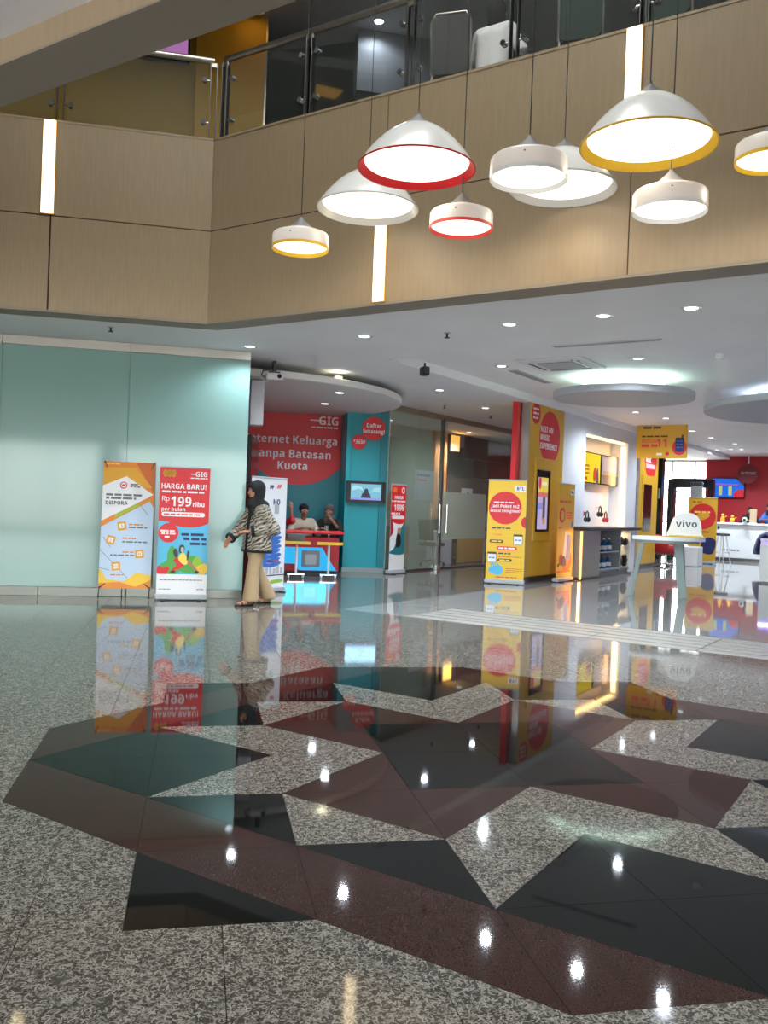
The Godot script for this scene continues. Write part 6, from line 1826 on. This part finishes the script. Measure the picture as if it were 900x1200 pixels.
	part("base", MB.new().cyl(Vector3(0, -0.02, 0), 0.075, 0.02, 24).done(), M.white, sm)
	part("chamber", MB.new().lathe([Vector2(0, -0.065), Vector2(0.045, -0.06), Vector2(0.06, -0.035), Vector2(0.06, -0.02)], 24).done(), M.white_gloss, sm)
	var cm := thing("ceiling_spotlight", "small black adjustable spotlight under the ceiling near the white recess edge", "spotlight", Vector3(2.863, 3.2, -11.45), 0.2)
	part("bracket", MB.new().tube([Vector3(0, 0.0, 0), Vector3(0, -0.06, 0)], 0.014, 8).done(), M.black, cm)
	part("body", MB.new().box(Vector3(0, -0.11, 0), Vector3(0.1, 0.12, 0.13), 0.015).done(), M.black, cm)
	part("lens", MB.new().cyl(Vector3.ZERO, 0.04, 0.012, 16).done(), M.char, cm, Vector3(0, -0.11, 0.064), Basis(Vector3.RIGHT, PI / 2))


# ---------------------------------------------------------------- bodies: a field of joined tapered limbs, meshed as surface nets
# bone: [from, radius, to, radius, carve?]; cuts: [normal, distance] keeps what lies behind the plane
func body_mesh(bones: Array, cell: float, k: float, cuts := []) -> ArrayMesh:
	var lo := Vector3.INF
	var hi := -Vector3.INF
	for b in bones:
		if b.size() > 4 and b[4] < 0:
			continue
		for e in [0, 2]:
			var r: float = b[e + 1] + cell * 2.0
			lo = lo.min(b[e] - Vector3(r, r, r))
			hi = hi.max(b[e] + Vector3(r, r, r))
	var dim := Vector3i(((hi - lo) / cell).ceil()) + Vector3i(2, 2, 2)
	var sx := 1
	var sy := dim.x
	var sz := dim.x * dim.y
	var f := PackedFloat32Array()
	f.resize(sz * dim.z)
	f.fill(0.5)
	for b in bones:
		var carve: bool = b.size() > 4 and b[4] < 0
		var p: Vector3 = b[0]
		var q: Vector3 = b[2]
		var ra: float = b[1]
		var rb: float = b[3]
		var pq := q - p
		var inv := 1.0 / maxf(pq.length_squared(), 1e-9)
		var reach := maxf(ra, rb) + k + cell * 2.5
		var c0 := Vector3i(((p.min(q) - Vector3(reach, reach, reach) - lo) / cell).floor()).clamp(Vector3i.ZERO, dim - Vector3i.ONE)
		var c1 := Vector3i(((p.max(q) + Vector3(reach, reach, reach) - lo) / cell).ceil()).clamp(Vector3i.ZERO, dim - Vector3i.ONE)
		for z in range(c0.z, c1.z + 1):
			for y in range(c0.y, c1.y + 1):
				var i := z * sz + y * sy + c0.x
				for x in range(c0.x, c1.x + 1):
					var w := lo + Vector3(x, y, z) * cell - p
					var t := clampf(w.dot(pq) * inv, 0.0, 1.0)
					var d := (w - pq * t).length() - lerpf(ra, rb, t)
					var o := f[i]
					if carve:
						f[i] = maxf(o, -d)
					else:
						var h := k - absf(o - d)
						f[i] = minf(o, d) - (h * h / (4.0 * k) if h > 0.0 else 0.0)
					i += 1
	for c in cuts:
		var i2 := 0
		for z in dim.z:
			for y in dim.y:
				for x in dim.x:
					f[i2] = maxf(f[i2], (lo + Vector3(x, y, z) * cell).dot(c[0]) - c[1])
					i2 += 1
	var id := PackedInt32Array()
	id.resize(f.size())
	id.fill(-1)
	var vs := PackedVector3Array()
	for z in dim.z - 1:
		for y in dim.y - 1:
			for x in dim.x - 1:
				var i := x + y * sy + z * sz
				var neg := 0
				var v8 := [f[i], f[i + sx], f[i + sy], f[i + sx + sy], f[i + sz], f[i + sx + sz], f[i + sy + sz], f[i + sx + sy + sz]]
				for e in v8:
					if e < 0.0:
						neg += 1
				if neg == 0 or neg == 8:
					continue
				var sum := Vector3.ZERO
				var cnt := 0
				for c in 8:
					for ax in [1, 2, 4]:
						if c & ax:
							continue
						var a: float = v8[c]
						var bb: float = v8[c | ax]
						if (a < 0.0) != (bb < 0.0):
							var pt := Vector3(c & 1, (c >> 1) & 1, (c >> 2) & 1)
							var dv := Vector3(1 if ax == 1 else 0, 1 if ax == 2 else 0, 1 if ax == 4 else 0)
							sum += pt + dv * (a / (a - bb))
							cnt += 1
				id[i] = vs.size()
				vs.append(lo + (Vector3(x, y, z) + sum / cnt) * cell)
	var idx := PackedInt32Array()
	var st := [sx, sy, sz]
	for z in range(1, dim.z - 1):
		for y in range(1, dim.y - 1):
			for x in range(1, dim.x - 1):
				var i := x + y * sy + z * sz
				for ax in 3:
					var s0: bool = f[i] < 0.0
					if s0 == (f[i + st[ax]] < 0.0):
						continue
					var u: int = st[(ax + 1) % 3]
					var w: int = st[(ax + 2) % 3]
					var a := id[i - u - w]
					var b := id[i - w]
					var c := id[i]
					var d := id[i - u]
					if a < 0 or b < 0 or c < 0 or d < 0:
						continue
					if s0:
						idx.append_array([a, c, b, a, d, c])
					else:
						idx.append_array([a, b, c, a, c, d])
	var ns := PackedVector3Array()
	ns.resize(vs.size())
	for t in range(0, idx.size(), 3):
		var m := (vs[idx[t + 2]] - vs[idx[t]]).cross(vs[idx[t + 1]] - vs[idx[t]])
		for e in 3:
			ns[idx[t + e]] += m
	for i in ns.size():
		ns[i] = ns[i].normalized()
	var arr := []
	arr.resize(Mesh.ARRAY_MAX)
	arr[Mesh.ARRAY_VERTEX] = vs
	arr[Mesh.ARRAY_NORMAL] = ns
	arr[Mesh.ARRAY_INDEX] = idx
	var out := ArrayMesh.new()
	out.add_surface_from_arrays(Mesh.PRIMITIVE_TRIANGLES, arr)
	return out


# wrist to hand: palm, four fingers and a thumb; dir points along the hand, nrm out of the back of it, side towards the thumb
func hand_bones(w: Vector3, dir: Vector3, nrm: Vector3, side: Vector3, curl: float, s := 1.0) -> Array:
	var r := []
	for k in 4:
		var off := side * (0.026 - 0.0175 * k) * s
		var base := w + off * 0.7
		var kn := w + dir * (0.078 - 0.004 * absf(k - 1.2)) * s + off
		r.append([base, 0.015 * s, kn, 0.011 * s])
		var l: float = [0.068, 0.076, 0.070, 0.054][k] * s
		var d1 := (dir * cos(curl) - nrm * sin(curl)).normalized()
		var d2 := (dir * cos(curl * 2.2) - nrm * sin(curl * 2.2)).normalized()
		var m := kn + d1 * l * 0.5
		r.append([kn, 0.0095 * s, m, 0.0085 * s])
		r.append([m, 0.0085 * s, m + d2 * l * 0.5, 0.0068 * s])
	var th := w + dir * 0.02 * s + side * 0.024 * s
	var tm := th + (dir * 0.6 + side * 0.7 - nrm * 0.3).normalized() * 0.042 * s
	r.append([th, 0.013 * s, tm, 0.0105 * s])
	r.append([tm, 0.0105 * s, tm + (dir * 0.85 + side * 0.3 - nrm * 0.3).normalized() * 0.036 * s, 0.008 * s])
	return r


func head_bones(c: Vector3, f: Vector3, s := 1.0) -> Array:  # c: middle of the skull, f: the way the face looks
	var up := Vector3.UP
	var sd := up.cross(f).normalized()
	var P := func(x, y, z): return c + (sd * x + up * y + f * z) * s
	var r := [
		[P.call(0, 0.022, -0.02), 0.078 * s, P.call(0, 0.02, 0.012), 0.072 * s],
		[P.call(0, -0.01, 0.03), 0.06 * s, P.call(0, -0.062, 0.045), 0.042 * s],
		[P.call(0, -0.086, 0.056), 0.02 * s, P.call(0, -0.08, 0.045), 0.026 * s],
		[P.call(0, 0.006, 0.09), 0.007 * s, P.call(0, -0.026, 0.108), 0.0115 * s],
		[P.call(-0.011, -0.03, 0.094), 0.008 * s, P.call(0.011, -0.03, 0.094), 0.008 * s],
		[P.call(-0.032, 0.026, 0.079), 0.009 * s, P.call(0.032, 0.026, 0.079), 0.009 * s],
		[P.call(-0.016, -0.053, 0.083), 0.0065 * s, P.call(0.016, -0.053, 0.083), 0.0065 * s],
		[P.call(-0.013, -0.063, 0.081), 0.007 * s, P.call(0.013, -0.063, 0.081), 0.007 * s],
	]
	for e in [-1, 1]:
		r.append([P.call(0.04 * e, -0.018, 0.058), 0.024 * s, P.call(0.034 * e, -0.04, 0.05), 0.022 * s])
		r.append([P.call(0.076 * e, 0.012, -0.012), 0.011 * s, P.call(0.073 * e, -0.02, -0.006), 0.008 * s])
	return r


func face_parts(o: Node3D, c: Vector3, f: Vector3, s := 1.0) -> void:
	var sd := Vector3.UP.cross(f).normalized()
	for e in [-1, 1]:
		var eye := part("eye", MB.new().ball(Vector3.ZERO, Vector3(0.0125, 0.007, 0.008) * s, 10, 6).done(), M.paper, o, c + (sd * 0.031 * e + Vector3.UP * 0.008 + f * 0.079) * s, Basis(sd, Vector3.UP, f))
		part("iris", MB.new().ball(Vector3(0, 0, 0.0045) * s, Vector3(0.0062, 0.0062, 0.0045) * s, 8, 5).done(), M.black, eye)
		part("eyebrow", MB.new().tube([c + (sd * 0.016 * e + Vector3.UP * 0.024 + f * 0.089) * s, c + (sd * 0.034 * e + Vector3.UP * 0.029 + f * 0.085) * s, c + (sd * 0.05 * e + Vector3.UP * 0.023 + f * 0.073) * s], 0.0035 * s, 6).done(), M.black_cloth, o)
	part("lips", MB.new().tube([c + (sd * -0.02 - Vector3.UP * 0.058 + f * 0.086) * s, c + (Vector3.UP * -0.056 + f * 0.0925) * s, c + (sd * 0.02 - Vector3.UP * 0.058 + f * 0.086) * s], 0.0055 * s, 6).done(), M.lips, o)


func walking_woman() -> void:
	var o := thing("person", "woman walking past in black headscarf, black and cream patterned jacket, beige trousers and sandals", "person", Vector3(0.70, 0, -10.95), deg_to_rad(-65.0))
	var L := 1.0  # her left is +x
	var hc := Vector3(0.0, 1.40, 0.045)
	var f := Vector3(0.1, -0.03, 1).normalized()
	var wl := Vector3(0.105, 0.905, 0.165)
	var wr := Vector3(-0.165, 0.80, 0.29)
	var el := Vector3(0.235, 0.945, -0.085)
	var er := Vector3(-0.215, 0.95, 0.10)
	var kl := Vector3(0.09, 0.43, 0.09)
	var kr := Vector3(-0.085, 0.42, -0.06)
	var al := Vector3(0.085, 0.085, 0.12)
	var ar := Vector3(-0.08, 0.095, -0.225)
	var skin := [
		[Vector3(0, 1.19, -0.005), 0.05, Vector3(0, 1.33, 0.01), 0.048],
		[Vector3(-0.08, 0.80, 0), 0.095, Vector3(0.08, 0.80, 0), 0.095],
		[Vector3(0, 0.85, 0), 0.10, Vector3(0, 1.08, 0.0), 0.11],
		[Vector3(-0.14, 1.16, -0.005), 0.05, Vector3(0.14, 1.16, -0.005), 0.05],
		[Vector3(0.155, 1.15, 0), 0.045, el, 0.038], [el, 0.037, wl, 0.025],
		[Vector3(-0.155, 1.15, 0), 0.045, er, 0.038], [er, 0.037, wr, 0.025],
		[Vector3(0.08, 0.79, 0), 0.085, kl, 0.055], [kl, 0.05, al, 0.034],
		[Vector3(-0.08, 0.79, 0), 0.085, kr, 0.055], [kr, 0.05, ar, 0.034],
	]
	for e in [[al, Vector3(0.095, 0.036, 0.285), 0.0], [ar, Vector3(-0.095, 0.034, -0.06), 0.03]]:
		skin.append([e[0], 0.033, e[0] + Vector3(0, -0.045, -0.025), 0.026])
		skin.append([e[0] + Vector3(0, -0.03, 0.01), 0.03, e[1], 0.019])
		skin.append([e[0] + Vector3(0.02, -0.045, 0.03), 0.022, e[1] + Vector3(0.018, -0.004, -0.02), 0.016])
	var st := []
	var body := part("body", body_mesh(skin, 0.011, 0.03), M.skin, o)
	var fine := head_bones(hc, f, 0.94)
	st = fine
	part("face", body_mesh(st, 0.0045, 0.012), M.skin, body)
	var dl := Vector3(-0.25, -0.02, 0.95).normalized()
	part("hand", body_mesh(hand_bones(wl, dl, Vector3(0.4, 0.9, 0.1).normalized(), Vector3(0.1, 0.3, 0).cross(dl).normalized() * -1.0, 0.25, 0.92), 0.0032, 0.006), M.skin, body)
	var dr := Vector3(0.05, -0.78, 0.6).normalized()
	part("hand", body_mesh(hand_bones(wr, dr, Vector3(-0.9, 0.1, 0.25).normalized(), Vector3(0.2, 0.55, 0.8).normalized(), 0.22, 0.92), 0.0032, 0.006), M.skin, body)
	face_parts(o, hc, f, 0.94)
	# trousers, flared from the knee
	var tr := [
		[Vector3(-0.075, 0.79, 0), 0.108, Vector3(0.075, 0.79, 0), 0.108],
		[Vector3(0.08, 0.77, 0), 0.105, kl, 0.074], [kl, 0.074, al + Vector3(0, 0.0, -0.012), 0.098],
		[Vector3(-0.08, 0.77, 0), 0.105, kr, 0.074], [kr, 0.074, ar + Vector3(0, 0.0, 0.0), 0.098],
	]
	part("trousers", body_mesh(tr, 0.011, 0.02, [[Vector3(0, -1, 0), -0.055]]), M.beige_cloth, o)
	# loose jacket with wide sleeves
	var cl := el.lerp(wl, 0.72)
	var cr := er.lerp(wr, 0.76)
	var jk := [
		[Vector3(-0.1, 1.12, -0.005), 0.105, Vector3(-0.105, 0.68, 0.0), 0.135],
		[Vector3(0.1, 1.12, -0.005), 0.105, Vector3(0.105, 0.68, 0.0), 0.135],
		[Vector3(0, 1.13, 0.01), 0.105, Vector3(0, 0.68, 0.02), 0.14],
		[Vector3(-0.14, 1.165, -0.005), 0.07, Vector3(0.14, 1.165, -0.005), 0.07],
		[Vector3(0.15, 1.15, 0), 0.078, el, 0.082], [el, 0.08, cl, 0.068],
		[Vector3(-0.15, 1.15, 0), 0.078, er, 0.08], [er, 0.078, cr, 0.062],
	]
	var jm := zebra()
	part("jacket", body_mesh(jk, 0.011, 0.025, [[Vector3(0, -1, 0), -0.66]]), jm, o)
	part("jacket_hem", body_mesh([[Vector3(-0.105, 0.665, 0), 0.141, Vector3(0.105, 0.665, 0), 0.141], [Vector3(0, 0.665, 0.02), 0.146, Vector3(0, 0.664, 0.02), 0.146]], 0.009, 0.025, [[Vector3(0, -1, 0), -0.648], [Vector3(0, 1, 0), 0.68]]), M.black_cloth, o)
	for e in [[el, wl, cl, 0.071], [er, wr, cr, 0.066]]:
		var dd: Vector3 = (e[1] - e[0]).normalized()
		part("cuff", MB.new().lathe([Vector2(0.0, -0.012), Vector2(e[3], -0.012), Vector2(e[3] + 0.003, 0.008), Vector2(e[3] - 0.002, 0.03), Vector2(e[3] - 0.016, 0.03), Vector2(0.03, 0.0)], 20, Transform3D(Basis(Quaternion(Vector3.UP, dd)), e[2] + dd * 0.03)).done(), M.black_cloth, o)
	part("placket", body_mesh([[Vector3(0.01, 1.14, 0.118), 0.017, Vector3(0.015, 0.92, 0.142), 0.018], [Vector3(0.015, 0.92, 0.142), 0.018, Vector3(0.02, 0.67, 0.16), 0.018]], 0.007, 0.01), M.black_cloth, o)
	# headscarf
	var hj := [
		[hc + Vector3(0, 0.035, -0.03), 0.098, hc + Vector3(0, 0.03, 0.012), 0.09],
		[hc + Vector3(0, -0.03, -0.035), 0.09, hc + Vector3(0, -0.13, -0.02), 0.082],
		[hc + Vector3(0, -0.125, 0.035), 0.06, hc + Vector3(0, -0.17, 0.03), 0.078],
		[Vector3(-0.07, 1.215, -0.03), 0.075, Vector3(0.07, 1.215, -0.03), 0.075],
		[Vector3(-0.03, 1.20, 0.04), 0.075, Vector3(0.03, 1.14, 0.085), 0.05],
		[Vector3(0.02, 1.15, 0.085), 0.05, Vector3(0.01, 1.05, 0.115), 0.022],
		[hc + Vector3(0.01, -0.012, 0.10) + f * 0.02, 0.056, hc + Vector3(0.01, -0.05, 0.12) + f * 0.02, 0.05, -1],
		[hc + f * 0.13 + Vector3(0, 0.01, 0), 0.062, hc + f * 0.13 + Vector3(0, -0.06, 0), 0.056, -1],
	]
	part("headscarf", body_mesh(hj, 0.008, 0.025), M.black_cloth, o)
	# sandals
	for e in [[Vector3(0.092, 0.012, 0.19), 0.04], [Vector3(-0.09, 0.012, -0.14), -0.05]]:
		var sl := part("sandal", MB.new().prism(PackedVector2Array([Vector2(-0.03, -0.115), Vector2(0.0, -0.128), Vector2(0.032, -0.115), Vector2(0.038, 0.02), Vector2(0.046, 0.08), Vector2(0.03, 0.122), Vector2(0.0, 0.132), Vector2(-0.03, 0.118), Vector2(-0.042, 0.07), Vector2(-0.034, 0.01)]), -0.012, 0.01, Transform3D(Basis(Vector3(1, 0, 0), Vector3(0, 0, 1), Vector3(0, -1, 0)), Vector3.ZERO)).done(), M.black, o, e[0], Basis(Vector3.UP, e[1]))
		part("strap", MB.new().tube([Vector3(-0.044, 0.0, 0.04), Vector3(-0.03, 0.034, 0.055), Vector3(0.01, 0.046, 0.06), Vector3(0.036, 0.03, 0.05), Vector3(0.046, 0.0, 0.035)], 0.009, 6).done(), M.black, sl)
		part("strap", MB.new().tube([Vector3(-0.034, 0.0, -0.03), Vector3(-0.036, 0.05, -0.02), Vector3(0.0, 0.066, 0.0), Vector3(0.036, 0.05, -0.02), Vector3(0.036, 0.0, -0.03)], 0.008, 6).done(), M.black, sl)


# a seated figure: hips on the seat, facing +z; arms is [elbow, wrist] twice
func seated_person(label: String, at: Vector3, turn: float, hip: float, top: Material, skin: Material, scarf: Material, lean: float, arms: Array, hair_long := true) -> Node3D:
	var o := thing("person", label, "person", at, turn)
	var hp := Vector3(0, hip, 0)
	var ch := Vector3(0, hip + 0.32, lean * 0.6)
	var nk := Vector3(0, hip + 0.46, lean)
	var hc := Vector3(0, hip + 0.62, lean + 0.04)
	var f := Vector3(0, -0.12 - lean, 1).normalized()
	var bones := [[nk - Vector3(0, 0.05, 0), 0.05, hc - Vector3(0, 0.06, 0.02), 0.05], [hp, 0.12, ch, 0.12], [ch + Vector3(-0.13, 0.08, 0), 0.055, ch + Vector3(0.13, 0.08, 0), 0.055]]
	var tops := [[hp, 0.135, ch, 0.13], [hp + Vector3(-0.07, 0, 0), 0.125, ch + Vector3(-0.08, 0, 0), 0.115], [hp + Vector3(0.07, 0, 0), 0.125, ch + Vector3(0.08, 0, 0), 0.115], [ch + Vector3(-0.14, 0.08, 0), 0.075, ch + Vector3(0.14, 0.08, 0), 0.075]]
	for e in 2:
		var sh := ch + Vector3(0.17 * (1 if e == 0 else -1), 0.07, 0)
		bones.append([sh, 0.045, arms[e][0], 0.038])
		bones.append([arms[e][0], 0.036, arms[e][1], 0.026])
		tops.append([sh, 0.068, arms[e][0], 0.056])
		tops.append([arms[e][0], 0.055, arms[e][0].lerp(arms[e][1], 0.25), 0.05])
	bones.append([hp + Vector3(0.09, 0, 0), 0.09, hp + Vector3(0.1, -0.02, 0.4), 0.06])
	bones.append([hp + Vector3(-0.09, 0, 0), 0.09, hp + Vector3(-0.1, -0.02, 0.4), 0.06])
	bones.append([hp + Vector3(0.1, -0.02, 0.4), 0.058, Vector3(0.1, 0.08, 0.38), 0.04])
	bones.append([hp + Vector3(-0.1, -0.02, 0.4), 0.058, Vector3(-0.1, 0.08, 0.38), 0.04])
	var body := part("body", body_mesh(bones, 0.014, 0.03), skin, o)
	part("face", body_mesh(head_bones(hc, f), 0.006, 0.014), skin, body)
	for e in 2:
		var d: Vector3 = (arms[e][1] - arms[e][0]).normalized()
		var nr := (Vector3.UP - d * d.y + Vector3(0.001, 0, 0.2)).normalized()
		nr = (nr - d * nr.dot(d)).normalized()
		part("hand", body_mesh(hand_bones(arms[e][1], d, nr, nr.cross(d) * (1.0 if e == 0 else -1.0), 0.35), 0.005, 0.007), skin, body)
	face_parts(o, hc, f)
	part("shirt", body_mesh(tops, 0.014, 0.03), top, o)
	var tr := [[hp + Vector3(0.09, 0, 0), 0.105, hp + Vector3(0.1, -0.02, 0.4), 0.076], [hp + Vector3(-0.09, 0, 0), 0.105, hp + Vector3(-0.1, -0.02, 0.4), 0.076], [hp + Vector3(0.1, -0.02, 0.4), 0.074, Vector3(0.1, 0.1, 0.38), 0.055], [hp + Vector3(-0.1, -0.02, 0.4), 0.074, Vector3(-0.1, 0.1, 0.38), 0.055]]
	part("trousers", body_mesh(tr, 0.016, 0.03), M.char, o)
	for e in [-1, 1]:
		part("shoe", MB.new().box(Vector3(0.1 * e, 0.045, 0.43), Vector3(0.09, 0.09, 0.25), 0.03).done(), M.black, o)
	var hj := [[hc + Vector3(0, 0.035, -0.03), 0.096, hc + Vector3(0, 0.045, 0.012), 0.084]]
	if hair_long:
		hj.append_array([[hc + Vector3(0, -0.02, -0.04), 0.09, hc + Vector3(0, -0.13, -0.03), 0.085], [hc + Vector3(-0.05, -0.14, 0.0), 0.06, hc + Vector3(-0.03, -0.2, 0.07), 0.05], [hc + Vector3(0.05, -0.14, 0.0), 0.06, hc + Vector3(0.03, -0.2, 0.07), 0.05]])
	hj.append([hc + f * 0.125 + Vector3(0, -0.0, 0), 0.062, hc + f * 0.125 + Vector3(0, -0.07, 0), 0.058, -1])
	part("headscarf" if hair_long else "hair", body_mesh(hj, 0.01, 0.025), scarf, o)
	return o
